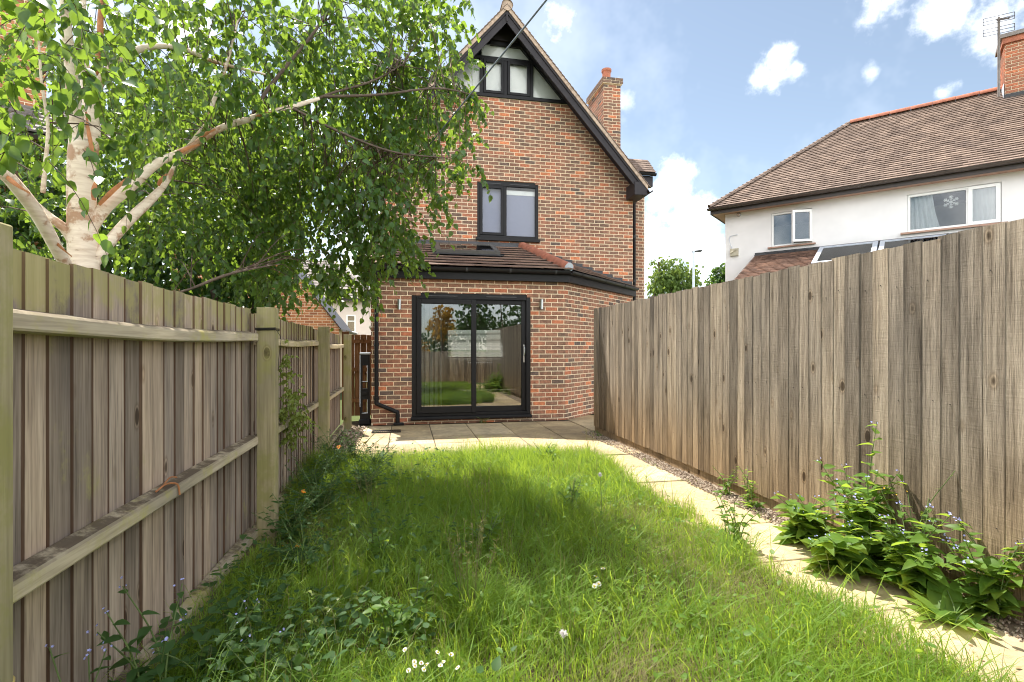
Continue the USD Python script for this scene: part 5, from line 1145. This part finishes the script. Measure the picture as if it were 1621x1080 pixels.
# ================================================================== other trees and shrubs
def bush(name, label, cat_, base, ells, n, leaf, mat, trunk_r=0.06, shape='ovate', group=None, trunk=True, flower=None, per=7, tl=0.22):
    t = thing(name, label, cat_, base, group)
    lp, ld, lu, ll, lines = [], [], [], [], []
    vol = np.array([r[0] * r[1] * r[2] for c, r in ells]); cnt = np.maximum(3, (n * vol / vol.sum() / per)).astype(int)
    for (c, r), k in zip(ells, cnt):
        a = in_ellipsoid(np.asarray(base) + c, r, k); p_, d_, u_, l_, ls = twigs(a, 0, tl, per, leaf, hang=0.5, out=np.asarray(base) + c)
        lp.append(p_); ld.append(d_); lu.append(u_); ll.append(l_); lines += ls
    P = np.vstack(lp); l_ = np.concatenate(ll)
    part(t, 'crown', leaves(P, np.vstack(ld), np.vstack(lu), l_, l_ * 0.7, shape), mat, kind='stuff', smooth=True)
    if trunk:
        for c, r in ells:
            e = np.asarray(base) + c; b = np.asarray(base, float)
            part(t, 'trunk' if c is ells[0][0] else 'limb', tube(smooth_line([b, b * 0.4 + e * 0.6 + (0, 0, -0.1 * e[2]), e], 8), np.linspace(trunk_r, trunk_r * 0.3, 8), 7), L['bark'], smooth=40)
    if flower:
        fm, fn_, fr = flower
        for _ in range(fn_):
            c, r = ells[rng.integers(len(ells))]; q_ = np.asarray(base) + c + unit(1)[0] * np.asarray(r) * 0.95
            sph = trimesh.creation.icosphere(1, fr); part(t, 'flower', (np.array(sph.vertices) * rng.uniform(0.8, 1.15, (len(sph.vertices), 1)) + q_, np.array(sph.faces)), fm, smooth=True)
    return t
bush('garden_tree', 'dense dark green tree behind the birch in the next garden', 'tree', (-4.2, 8.5, 0), [((0, 0, 2.6), (1.6, 1.2, 1.2)), ((1.3, -0.3, 2.2), (1.0, 0.9, .9)), ((-1.5, 0.3, 3.2), (1.3, 1.0, 1.2)), ((0.6, 0.2, 4.0), (1.2, 1.0, 1.0))], 19000, 0.085, L['hedge_leaf'])
bush('garden_tree', 'dark close leaved tree between the birch and the brick house', 'tree', (-2.25, 7.9, 0), [((0, 0, 2.6), (.75, .7, .8)), ((.25, 0.2, 3.6), (.7, .7, .7)), ((-.5, -.3, 4.3), (.7, .7, .6))], 9000, 0.075, L['hedge_leaf'])
bush('garden_shrub', 'bushy evergreen shrub low behind the left fence near its third post', 'shrub', (-2.3, 6.7, 0), [((0, 0, 1.3), (.75, .8, .55)), ((.35, 1.0, 1.25), (.45, .7, .4)), ((-.6, -1.2, 1.4), (.6, .7, .5))], 4200, 0.07, L['hedge_leaf'], trunk_r=0.03)
bush('rose_bush', 'rose bush with pale yellow blooms above the left fence', 'rose bush', (-3.0, 2.9, 0), [((0, 0, 1.55), (.55, .5, .55)), ((-.5, .4, 1.9), (.5, .5, .5))], 1500, 0.05, L['hedge_leaf'], trunk_r=0.02, flower=(L['petal_rose'], 16, 0.055))
bush('garden_tree', 'light green leafy tree at the far left of the next garden', 'tree', (-6.0, 5.2, 0), [((0, 0, 2.4), (1.3, 1.2, 1.2)), ((.8, .9, 3.4), (1.1, 1.0, 1.0)), ((-.4, 0.6, 4.4), (1.2, 1.0, 1.0))], 5200, 0.09, L['birch_leaf'])
# far trees and lamp behind the right fence
tb = at_depth(1062, 551, 34) * [1, 1, 0]
def far_ells(px, Z, lst):
    b = at_depth(px, 551, Z) * [1, 1, 0]
    return b, [(at_depth(x, y, Z) - b, (r * Z / FPX, r * Z / FPX * .9, r2 * Z / FPX)) for x, y, r, r2 in lst]
b_, e_ = far_ells(1064, 34, [(1062, 428, 22, 22), (1050, 450, 24, 24), (1080, 445, 24, 24), (1088, 470, 18, 20), (1042, 415, 10, 10), (1095, 425, 10, 12), (1034, 455, 9, 16)])
bush('far_tree', 'rounded light green tree beyond the fence next to the house corner', 'tree', b_, e_, 3600, 0.20, L['far_leaf'], trunk_r=0.14, per=5, tl=0.5)
b_, e_ = far_ells(1140, 44, [(1140, 440, 16, 20), (1128, 455, 14, 14), (1150, 430, 14, 16), (1118, 462, 12, 8)])
bush('far_tree', 'darker tree half hidden by the corner of the white house', 'tree', b_, e_, 2200, 0.22, L['hedge_leaf'], trunk_r=0.16, per=5, tl=0.5)
lb = at_depth(1098, 551, 30) * [1, 1, 0]; lt_ = at_depth(1098, 398, 30)
lamp = thing('street_lamp', 'slender grey street lamp with flat head in front of the far tree', 'street lamp', lb)
part(lamp, 'post', tube([lb, at_depth(1098, 460, 30), at_depth(1098, 455, 30), lt_], [0.11, 0.11, 0.075, 0.07], 10), L['grey_plastic'], smooth=40)
ha = at_depth(1097, 398, 30); hb = at_depth(1112, 396.5, 30)
hd_ = (hb - ha) / np.linalg.norm(hb - ha); part(lamp, 'lamp_head', obox(ha - np.array([0, 0, 0.05]), hd_, np.cross(zz, hd_), zz, 0.55, 0.22, 0.09), L['lead'])
# trees behind the camera, seen in the door glass
bush('garden_tree', 'dark green tree beyond the low back fence, mirrored in the right door panel', 'tree', (4.6, -5.6, 0), [((0, 0, 2.2), (1.0, .8, .9)), ((-1.4, -.5, 2.9), (1.0, .8, .8)), ((1.2, 0, 3.0), (1.1, 1, 1.1)), ((-.3, -.6, 3.9), (1.0, 0.8, 0.7))], 4600, 0.13, L['hedge_leaf'])
bush('garden_tree', 'golden yellow leaved tree beyond the low back fence, mirrored in the left door panel', 'tree', (1.55, -5.4, 0), [((0, 0, 2.25), (.55, .5, .55)), ((.1, 0, 2.9), (.4, .4, .35)), ((-.9, .3, 1.2), (.35, .4, .4))], 1900, 0.11, L['gold_leaf'])
bush('garden_tree', 'mixed green hedge tree beyond the low back fence, mirrored in the door glass', 'tree', (2.2, -6.6, 0), [((0, 0, 1.7), (1.6, .8, .8)), ((-2.4, 0, 1.7), (1.2, .8, .8)), ((1.0, 0, 2.4), (1.0, .8, .6))], 5200, 0.12, L['hedge_leaf'])
# variegated climber on the fence
vb_ = np.array([LFX + 0.05, 4.55, 0.0])
bush('variegated_shrub', 'small yellow and green variegated shrub growing through the left fence past the middle post', 'shrub', vb_, [((.03, 0, .80), (.10, .30, .17)), ((.03, .1, .58), (.09, .22, .14)), ((.02, -.12, 1.08), (.05, .16, .14)), ((.02, -.1, 1.28), (.03, .08, .10))], 900, 0.032, L['varieg'], trunk=False, per=7, tl=0.08)

# ================================================================== cable
ca = at_depth(905, -50, 2.6); cb_ = at_depth(530, 410, 13.9)
n_ = 30; ss = np.linspace(0, 1, n_)[:, None]; cab = ca + (cb_ - ca) * ss; cab[:, 2] -= 0.35 * (ss[:, 0] * (1 - ss[:, 0])) * 0.35
solo('overhead_cable', 'grey cable slanting across the gable down to the outhouse behind the leaves', 'cable', tube(cab, 0.0062, 6), plain('cable_look', (0.16, 0.19, 0.24), rough=0.5), ca, smooth=True)

# ================================================================== LAWN
def blades(P, H, W, az, bend, twist=0.4):
    """grass blades: 7 vertices, 5 triangles each"""
    n = len(P); d = np.stack([np.cos(az), np.sin(az), np.zeros(n)], 1); s = np.stack([-np.sin(az + twist), np.cos(az + twist), np.zeros(n)], 1)
    V = []
    for t, w in ((0.0, 1.0), (0.40, 0.85), (0.75, 0.55)):
        c = P + d * (H * bend * t * t)[:, None]; c[:, 2] += H * t * (1 - 0.35 * bend * t * t)
        V += [c - s * (W * w * 0.5)[:, None], c + s * (W * w * 0.5)[:, None]]
    c = P + d * (H * bend)[:, None]; c[:, 2] += H * (1 - 0.35 * bend) - H * 0.18 * bend ** 2
    V.append(c); V = np.stack(V, 1)
    f = np.array([[0, 1, 3], [0, 3, 2], [2, 3, 5], [2, 5, 4], [4, 5, 6]])
    return V.reshape(-1, 3), (f[None] + np.arange(n)[:, None, None] * 7).reshape(-1, 3)
def lawn_points(n, x0, x1, y0, y1, clump=1.0, seed=11):
    P = np.stack([rng.uniform(x0, x1, n), rng.uniform(y0, y1, n), np.full(n, -0.01)], 1)
    k = meshkit.fbm(np.stack([P[:, 0] * 3.2, P[:, 1] * 3.2, np.full(n, 0.3)], 1), 4, seed)
    return P[rng.random(n) < np.clip((k - 0.30) * 3.2 * clump, 0.12, 1)], None
def height_at(P):
    n1 = meshkit.fbm(np.stack([P[:, 0] * 1.1, P[:, 1] * 1.1, P[:, 0] * 0 + 4.1], 1), 3, 5); n2 = meshkit.fbm(np.stack([P[:, 0] * 4.5, P[:, 1] * 4.5, P[:, 0] * 0 + 7.1], 1), 3, 9)
    return 0.065 + 0.20 * np.clip((n1 - 0.28) * 1.9, 0, 1) * (0.55 + 0.9 * n2) + 0.05 * (P[:, 1] > 4.6) 
lawn = thing('lawn_grass', 'long unmown grass of the lawn with dry straw in patches', 'grass', (0.6, 3.5, 0), kind='stuff')
def edge(P):  # ragged right and far edges
    e = 0.10 * (meshkit.noise(np.stack([P[:, 1] * 3.0, P[:, 0] * 0, P[:, 0] * 0], 1), 3) - 0.5)
    return (P[:, 0] < 2.10 + e * 1.6) & (P[:, 1] < 6.0 + 2 * e - 0.25 * (P[:, 0] > 1.7))
P1, _ = lawn_points(210000, -0.93, 2.2, 1.1, 6.05)
P1 = P1[edge(P1)]
n = len(P1); H = height_at(P1) * rng.uniform(0.45, 1.25, n)
thin = np.clip((P1[:, 1] - 1.0) / 5.0, 0, 1)
az = rng.uniform(0, 2 * np.pi, n) * 0.75 + 3.0 * meshkit.noise(P1 * np.array([2.5, 2.5, 1]), 21)
part(lawn, 'grass_blade', blades(P1, H, rng.uniform(0.0022, 0.0048, n), az, rng.uniform(0.15, 1.05, n)), L['grass'], kind='stuff', smooth=True)
P2, _ = lawn_points(60000, -0.93, 2.1, 1.1, 6.0, seed=31); P2 = P2[edge(P2)]; P2 = P2[rng.random(len(P2)) < np.clip((meshkit.fbm(P2 * np.array([1.9, 1.9, 1]), 3, 61) - 0.42) * 4, 0.08, 0.9)]; n = len(P2)
part(lawn, 'straw', blades(P2, rng.uniform(0.05, 0.2, n), rng.uniform(0.0015, 0.003, n), rng.uniform(0, 6.28, n), rng.uniform(0.3, 1.5, n)), L['dry_grass'], kind='stuff', smooth=True)
P3 = np.stack([rng.uniform(-0.95, 2.05, 22000), rng.uniform(-0.55, 1.1, 22000), np.full(22000, -0.01)], 1); n = len(P3)
part(lawn, 'grass_blade', blades(P3, rng.uniform(0.06, 0.2, n), rng.uniform(0.004, 0.007, n), rng.uniform(0, 6.28, n), rng.uniform(0.2, 1.0, n)), L['grass'], kind='stuff', smooth=True)
P4, _ = lawn_points(26000, -0.9, 2.1, 1.1, 5.95, 0.9, seed=77); P4 = P4[edge(P4)]
k4 = meshkit.fbm(np.stack([P4[:, 0] * 2.6, P4[:, 1] * 2.6, P4[:, 0] * 0 + 2.2], 1), 3, 13); P4 = P4[k4 > 0.45]; n = len(P4)
part(lawn, 'long_blade', blades(P4, rng.uniform(0.16, 0.36, n), rng.uniform(0.0032, 0.006, n), rng.uniform(0, 6.28, n), rng.uniform(0.5, 1.5, n)), L['grass'], kind='stuff', smooth=True)
P5, _ = lawn_points(2600, -0.9, 2.0, 1.2, 5.9, 0.9, seed=91); P5 = P5[edge(P5)]; n = len(P5)
part(lawn, 'seed_stalk', blades(P5, rng.uniform(0.2, 0.38, n), rng.uniform(0.0016, 0.0028, n), rng.uniform(0, 6.28, n), rng.uniform(0.1, 0.6, n)), L['dry_grass'], kind='stuff', smooth=True)
# clover and small broad leaves between the blades
def low_leaves(n, x0, x1, y0, y1, size, shape, mat, name, zr=(0.02, 0.12), seed=41, fade=False):
    P, _ = lawn_points(n, x0, x1, y0, y1, 0.8, seed); P = P[edge(P)]
    if fade: P = P[rng.random(len(P)) < np.clip(0.72 - (P[:, 0] + 0.35) * 1.1 + 1.6 * (meshkit.fbm(P * np.array([2.2, 2.2, 1]), 3, 17) - 0.5), 0, 1)]
    k = len(P); P[:, 2] = rng.uniform(*zr, k)
    D = unit(k); D[:, 2] = np.abs(D[:, 2]) * 0.4; U = unit(k) * 0.4; U[:, 2] += 1
    l_ = size * rng.uniform(0.6, 1.3, k)
    part(lawn, name, leaves(P, D, U, l_, l_ * 0.62, shape, droop=rng.uniform(0, .5, k)), mat, kind='stuff', smooth=True)
low_leaves(11000, -0.93, 0.95, 1.1, 6.0, 0.045, 'ovate', L['dark_weed'], 'broad_leaf', (0.04, 0.21), fade=True)
low_leaves(2600, 0.1, 2.0, 1.1, 5.9, 0.032, 'round', L['weed_leaf'], 'broad_leaf', (0.05, 0.16), 43)

jp = []
for k in range(10):
    yj = 5.85 - k * 0.62; m_ = 60; jp.append(np.stack([rng.uniform(2.0, 2.66, m_), yj + rng.normal(0, 0.006, m_), np.full(m_, -0.012)], 1))
jp.append(np.stack([2.645 + rng.normal(0, 0.02, 500), rng.uniform(1.3, 7.4, 500), np.full(500, -0.01)], 1)); jp = np.vstack(jp)
jp = jp[meshkit.noise(jp * np.array([6, 6, 1.0]), 8) > 0.5]; n = len(jp)
jt = thing('joint_grass', 'sparse short grass rooted in the joints and edge of the path', 'grass', (2.3, 3, 0), kind='stuff')
part(jt, 'grass_blade', blades(jp, rng.uniform(0.01, 0.055, n), rng.uniform(0.002, 0.004, n), rng.uniform(0, 6.28, n), rng.uniform(0.3, 1.4, n)), L['grass'], kind='stuff', smooth=True)
cr = []
for _ in range(420):
    p = np.array([rng.uniform(2.02, 2.64), rng.uniform(1.4, 5.8), 0.0045]) if rng.random() < .7 else np.array([rng.uniform(-0.6, 2.6), rng.uniform(6.2, 8.6), 0.0045]); cr.append(p)
cr = np.array(cr); D = unit(len(cr)); D[:, 2] *= 0.1; U = unit(len(cr)) * 0.2; U[:, 2] += 1
lt2 = thing('leaf_litter', 'dry scraps of leaf and straw lying on the slabs', 'leaf litter', (2.3, 3, 0), kind='stuff')
part(lt2, 'scrap', leaves(cr, D, U, rng.uniform(.008, .03, len(cr)), rng.uniform(.003, .012, len(cr)), 'ovate', droop=0.0), L['litter'], kind='stuff')
# ---------- taller grass tufts with seed heads
def tuft(x, y, hgt, n, label, spread=0.10):
    t = thing('grass_tuft', label, 'grass', (x, y, 0))
    P = np.stack([x + rng.normal(0, spread * 0.45, n), y + rng.normal(0, spread * 0.45, n), np.full(n, -0.01)], 1)
    az = np.arctan2(P[:, 1] - y, P[:, 0] - x) + rng.normal(0, 0.5, n)
    part(t, 'blade', blades(P, hgt * rng.uniform(0.35, 0.75, n), rng.uniform(0.0025, 0.005, n), az, rng.uniform(0.3, 1.1, n)), L['grass'], kind='stuff', smooth=True)
    st, hp, hd_, hu = [], [], [], []
    for _ in range(max(5, n // 14)):
        a = rng.uniform(0, 6.28); r = rng.uniform(0.02, spread); lean = rng.uniform(0.05, 0.35)
        p0 = np.array([x + r * math.cos(a) * .4, y + r * math.sin(a) * .4, -0.01]); p1 = p0 + np.array([math.cos(a) * lean * hgt, math.sin(a) * lean * hgt, hgt * rng.uniform(0.8, 1.2)])
        ln = smooth_line([p0, (p0 + p1) / 2 + (0, 0, 0.05 * hgt), p1], 6); st.append(ln)
        for k in range(14):
            s = rng.uniform(0.68, 1.0); q_ = p0 + (p1 - p0) * s; hp.append(q_); d = unit(1)[0] * 0.8 + np.array([0, 0, 0.8]); hd_.append(d); hu.append(unit(1)[0])
    part(t, 'stalk', tube3(st, 0.0013, 0.0008), L['dry_grass'], kind='stuff')
    part(t, 'seed_head', leaves(np.array(hp), np.array(hd_), np.array(hu), rng.uniform(0.012, 0.03, len(hp)), 0.003, 'lance'), L['dry_grass'], kind='stuff')
for px, py, hgt, n, lab in ((745, 985, 0.42, 240, 'large tuft of long grass with pale seed stalks in the middle of the lawn'), (770, 850, 0.46, 120, 'tall seeding grass stalks rising behind the large tuft'),
                            (935, 735, 0.34, 110, 'bright grass tuft at the far right corner of the lawn'), (1085, 980, 0.32, 130, 'silvery flattened tuft on the right of the lawn'), (590, 830, 0.34, 110, 'dark green tuft in the shade near the left border')):
    p = on_ground(px, py); tuft(p[0], p[1], hgt, n, lab)

# ---------- leafy weeds
def stem_plant(name, label, cat_, base, hgt, nstem, leaf0, leaf1, per, mat, shape='ovate', flower=None, nflow=0, spread=0.25, group=None, basal=0, single=True, up=0.25, wid=0.5, tip=None):
    base = np.asarray(base, float); t = thing(name, label, cat_, base, group)
    big, small, stems, fl = [], [], [], []
    for s in range(nstem):
        a = rng.uniform(0, 6.28); ln = rng.uniform(0.1, spread); h_ = hgt * rng.uniform(0.65, 1.05)
        p0 = base + np.array([rng.normal(0, 0.03), rng.normal(0, 0.03), -0.01]); p1 = p0 + np.array([ln * math.cos(a), ln * math.sin(a), h_])
        if tip is not None and s == 0: p1 = np.asarray(tip, float)
        line = smooth_line([p0, p0 * 0.5 + p1 * 0.5 + np.array([-0.25 * ln * math.cos(a), -0.25 * ln * math.sin(a), 0.06 * h_]), p1], 9); stems.append(line)
        for k in range(per):
            tt = 0.08 + 0.92 * (k + rng.random() * .6) / per; i = tt * 8; i0 = min(7, int(i)); q_ = line[i0] + (line[i0 + 1] - line[i0]) * (i - i0)
            b = k * 2.4 + rng.uniform(-.4, .4) + s; size = leaf0 + (leaf1 - leaf0) * tt; size *= rng.uniform(0.75, 1.2)
            d = np.array([math.cos(b), math.sin(b), up + rng.uniform(-.25, .35)])
            (big if size > 0.055 and single else small).append((q_, d, size))
        for _ in range(nflow): fl.append(p1 + rng.normal(0, 0.011, 3) + (0, 0, 0.004))
    for k in range(basal):
        b = k * 2.4; big.append((base + (rng.normal(0, .02), rng.normal(0, .02), 0.0), np.array([math.cos(b), math.sin(b), rng.uniform(0.35, 0.9)]), leaf0 * rng.uniform(0.9, 1.4)))
    part(t, 'stem', tube3(stems, 0.0042, 0.0018, 5), L['stem'], smooth=True)
    for q_, d, size in big:
        v, f = leaves(np.array([q_]), np.array([d]), np.array([[rng.normal(0, .25), rng.normal(0, .25), 1.0]]), np.array([size]), np.array([size * wid]), shape, fold=0.35, droop=rng.uniform(0.1, 0.55))
        part(t, 'leaf', (v, f), mat, smooth=True)
    if small:
        q_, d, sz = (np.array([k[i] for k in small]) for i in range(3)); U = unit(len(q_)) * 0.35; U[:, 2] += 1
        part(t, 'small_leaf', leaves(q_, d, U, sz, sz * wid, shape, droop=rng.uniform(.1, .5, len(q_))), mat, kind='stuff', smooth=True)
    if flower is not None:
        for p in fl:
            v, f = [], []
            nrm_ = unit(1)[0] * 0.5 + np.array([-0.2, -0.5, 0.7]); nrm_ /= np.linalg.norm(nrm_); e1 = np.cross(nrm_, (1, 0.1, 0)); e1 /= np.linalg.norm(e1); e2 = np.cross(nrm_, e1)
            r_ = rng.uniform(0.004, 0.0065); V = [p]; F = []
            for k in range(10):
                w_ = r_ * (1.0 if k % 2 == 0 else 0.62); V.append(p + (e1 * math.cos(k * .628) + e2 * math.sin(k * .628)) * w_ + nrm_ * 0.002)
            for k in range(10): F.append([0, 1 + k, 1 + (k + 1) % 10])
            part(t, 'flower', (np.array(V), np.array(F)), flower)
    return t
G_ = on_ground
def weed(px, py, *a, **k): return G_(px, py)
SP = stem_plant
# the big clump by the right fence
SP('alkanet_plant', 'tallest leafy weed of the clump against the right fence, its tip halfway up the boards', 'weed', (2.64, 2.62, 0), 0.60, 12, 0.17, 0.065, 18, L['weed_leaf'], flower=L['petal_blue'], nflow=2, spread=0.20, basal=16, tip=(2.70, 2.58, 0.84), wid=0.58)
SP('alkanet_plant', 'broad leaved weed at the far end of the clump, spilling over the path', 'weed', (2.56, 2.98, 0), 0.34, 10, 0.17, 0.085, 11, L['weed_leaf'], flower=L['petal_blue'], nflow=2, spread=0.28, basal=14, wid=0.6)
SP('alkanet_plant', 'sprawling weed with blue flowers at the near end of the clump by the right fence', 'weed', (2.60, 2.24, 0), 0.48, 15, 0.15, 0.055, 14, L['weed_leaf'], flower=L['petal_blue'], nflow=5, spread=0.36, basal=14, wid=0.55)
SP('alkanet_plant', 'low dark leaved weed in the middle of the clump over the path edge', 'weed', (2.42, 2.52, 0), 0.26, 10, 0.17, 0.09, 9, L['weed_leaf'], flower=L['petal_blue'], nflow=2, spread=0.24, basal=14, wid=0.62)
SP('alkanet_plant', 'weed with small blue flowers at the right edge of the photo by the fence', 'weed', (2.72, 1.99, 0), 0.42, 11, 0.14, 0.055, 12, L['weed_leaf'], flower=L['petal_blue'], nflow=4, spread=0.26, basal=10, wid=0.55)
SP('dock_plant', 'dock with long arching leaves over the path in the bottom right corner', 'weed', (2.46, 1.98, 0), 0.12, 2, 0.20, 0.16, 4, L['weed_leaf'], shape='lance', spread=0.1, basal=10, wid=0.3, up=0.1)
SP('hawkweed', 'thin stemmed yellow flowered weed standing against the right fence', 'weed', (2.72, 2.36, 0), 0.66, 5, 0.05, 0.015, 7, L['weed_leaf'], shape='lance', flower=L['petal_yellow'], nflow=1, spread=0.2, wid=0.25)
SP('alkanet_plant', 'small bushy weed at the foot of the right fence beyond the clump', 'weed', (2.72, 3.72, 0), 0.34, 5, 0.09, 0.035, 9, L['weed_leaf'], spread=0.13, basal=4)
SP('alkanet_plant', 'small upright weed in the gravel beside the path, left of the bushy one', 'weed', (2.70, 4.12, 0), 0.30, 4, 0.075, 0.03, 8, L['weed_leaf'], spread=0.16, basal=3)
SP('nettle', 'tiny weed in the gravel between the clump and the bushy weed', 'weed', (2.70, 3.30, 0), 0.10, 3, 0.05, 0.02, 5, L['weed_leaf'], spread=0.12)
SP('nettle', 'tiny weed at the foot of the far end of the right fence', 'weed', (2.74, 7.15, 0), 0.10, 4, 0.05, 0.02, 6, L['weed_leaf'], spread=0.2)
SP('nettle', 'tiny weed growing out of the brickwork under the door sill', 'weed', (1.28, 8.80, 0), 0.13, 5, 0.05, 0.02, 6, L['weed_leaf'], spread=0.14)
# along the left fence
SP('alkanet_plant', 'blue flowered weed at the bottom left corner against the fence boards', 'weed', (-0.90, 1.62, 0), 0.42, 3, 0.09, 0.05, 6, L['dark_weed'], flower=L['petal_blue'], nflow=4, spread=0.12)
SP('alkanet_plant', 'broad leaved weed with blue flowers before the bottom rail of the left fence', 'weed', (-0.82, 1.95, 0), 0.46, 5, 0.11, 0.05, 7, L['dark_weed'], flower=L['petal_blue'], nflow=3, spread=0.16, basal=7)
SP('alkanet_plant', 'leafy weed with one round pale leaf in the lower left of the lawn', 'weed', (-0.66, 2.12, 0), 0.26, 7, 0.11, 0.05, 8, L['dark_weed'], flower=L['petal_blue'], nflow=2, spread=0.26, basal=9)
SP('alkanet_plant', 'leafy weed filling the bottom edge left of the daisies', 'weed', (-0.42, 1.98, 0), 0.22, 7, 0.085, 0.04, 9, L['weed_leaf'], spread=0.26, basal=6)
SP('dandelion', 'dandelion rosette with jagged upright leaves beside the bottom rail', 'weed', (-0.66, 2.55, 0), 0.2, 2, 0.18, 0.1, 4, L['dark_weed'], shape='lance', basal=12, wid=0.22, spread=0.1)
SP('bindweed', 'pale variegated weed among the grass right of the dandelion rosette', 'weed', (-0.36, 2.42, 0), 0.22, 6, 0.06, 0.03, 9, L['varieg'], spread=0.2)
for i, (x, y, h_) in enumerate(((-0.72, 3.55, .26), (-0.62, 4.05, .30), (-0.78, 4.6, .30), (-0.66, 5.05, .34), (-0.50, 5.5, .36), (-0.74, 5.75, .34), (-0.30, 5.2, .28), (-0.35, 4.5, .26), (-0.55, 3.1, .2))):
    SP('border_weed', ('bushy dark weed below the middle post of the left fence', 'bushy dark weed with buttercups on the near side of the border', 'dark weed under the variegated shrub by the left fence', 'tangled dark weed halfway along the left border',
        'upright leafy weed where the left border meets the patio', 'weed at the far end of the left border by the third post', 'feathery weed at the patio edge of the lawn, left side', 'low dark weed between the left border and the lawn', 'creeping weed just before the middle post')[i],
       'weed', (x, y, 0), h_ * 1.35, 16, 0.072, 0.036, 14, L['dark_weed'], shape='lance' if i in (4, 6) else 'ovate', spread=0.28, wid=0.42, single=False)
for px, py, lab in ((640, 1005, 'broad leaf weed low in the grass left of the large tuft'), (770, 880, 'broad leaved dock amid the lawn behind the large tuft'), (600, 900, 'leafy weed in the shaded middle of the lawn'), (905, 820, 'leafy weed at the right of the lawn by the daisies'), (870, 745, 'dark leafy clump near the far edge of the lawn'), (1160, 860, 'weed at the right edge of the lawn near the path')):
    p = on_ground(px, py); SP('dock_plant', lab, 'weed', p, 0.30, 7, 0.09, 0.045, 8, L['weed_leaf'], spread=0.15, basal=6)
# yellow and orange blooms in the border
def bloom(name, label, cat_, p, hgt, mat, r, group=None, petals=8, centre=None):
    p = np.asarray(p, float); t = thing(name, label, cat_, (p[0], p[1], 0), group)
    topp = np.array([p[0] + rng.uniform(-.02, .02), p[1] + rng.uniform(-.02, .02), hgt])
    part(t, 'stem', tube(smooth_line([(p[0], p[1], -0.01), (p[0], p[1], hgt * .6), topp], 5), 0.0016, 4), L['stem'])
    nr_ = np.array([rng.uniform(-.5, .5), rng.uniform(-0.8, 0.1), 0.8]); nr_ /= np.linalg.norm(nr_); e1 = np.cross(nr_, (1, 0, 0)); e1 /= np.linalg.norm(e1); e2 = np.cross(nr_, e1)
    a = np.arange(petals) * 2 * np.pi / petals; D = e1 * np.cos(a)[:, None] + e2 * np.sin(a)[:, None] + nr_ * 0.25
    part(t, 'petals', leaves(np.repeat(topp[None], petals, 0), D, np.repeat(nr_[None], petals, 0), np.full(petals, r), np.full(petals, r * 0.75), 'round', droop=0.1), mat)
    sph = trimesh.creation.icosphere(1, r * 0.38); sph.apply_scale((1, 1, 0.7)); part(t, 'centre', (np.array(sph.vertices) + topp + nr_ * 0.002, np.array(sph.faces)), centre or L['petal_yellow'], smooth=True)
bloom('marigold', 'left of the two orange flowers below the middle post', 'flower', on_ground(455, 890), 0.10, L['petal_orange'], 0.020)
bloom('marigold', 'right of the two orange flowers below the middle post', 'flower', on_ground(464, 893), 0.10, L['petal_orange'], 0.020)
bloom('marigold', 'single orange flower right beside the middle post of the left fence', 'flower', (-0.72, 4.05, 0), 0.22, L['petal_orange'], 0.022)
bloom('marigold', 'yellow orange flower in the far left border near the third post', 'flower', (-0.62, 5.35, 0), 0.30, L['petal_orange'], 0.028)
bloom('marigold', 'yellow flower in the far left border beside the patio', 'flower', (-0.42, 5.55, 0), 0.30, L['petal_yellow'], 0.026)
for px, py in ((648, 1063), (655, 1068), (690, 1063), (705, 1070), (712, 1060), (718, 1075), (695, 1078), (684, 1075), (640, 1076), (642, 1047), (662, 1082), (675, 1090)):
    bloom('daisy', 'small white daisy in the group at the bottom edge of the lawn', 'flower', on_ground(px, py + 36), 0.13 * rng.uniform(.8, 1.15), L['petal_white'], 0.0095, group='daisies in the cluster at the bottom edge of the lawn', petals=11)
for px, py in ((950, 905), (949, 918), (953, 929), (948, 935)):
    bloom('daisy', 'small white daisy in the group on the right half of the lawn', 'flower', on_ground(px, py + 30), 0.11, L['petal_white'], 0.014, group='daisies on the right half of the lawn', petals=11)
# seed heads of dandelion
def clock(label, px, py, hgt=0.17):
    p = on_ground(px, py + 75 * hgt / 0.17); t = thing('dandelion_clock', label, 'flower', p)
    top_ = at_y(px, py, p[1]); part(t, 'stem', tube(smooth_line([p, (p + top_) / 2 + (0.01, 0, 0), top_], 6), 0.002, 5), L['stem'])
    d = unit(110); part(t, 'seed_head', leaves(np.repeat(top_[None], 110, 0), d, unit(110), rng.uniform(.013, .02, 110), 0.003, 'lance'), L['petal_white'], kind='stuff')
clock('round white dandelion seed head low on the lawn', 892, 1003)
clock('pale seed head at the far right of the lawn near the patio', 950, 751, 0.2)
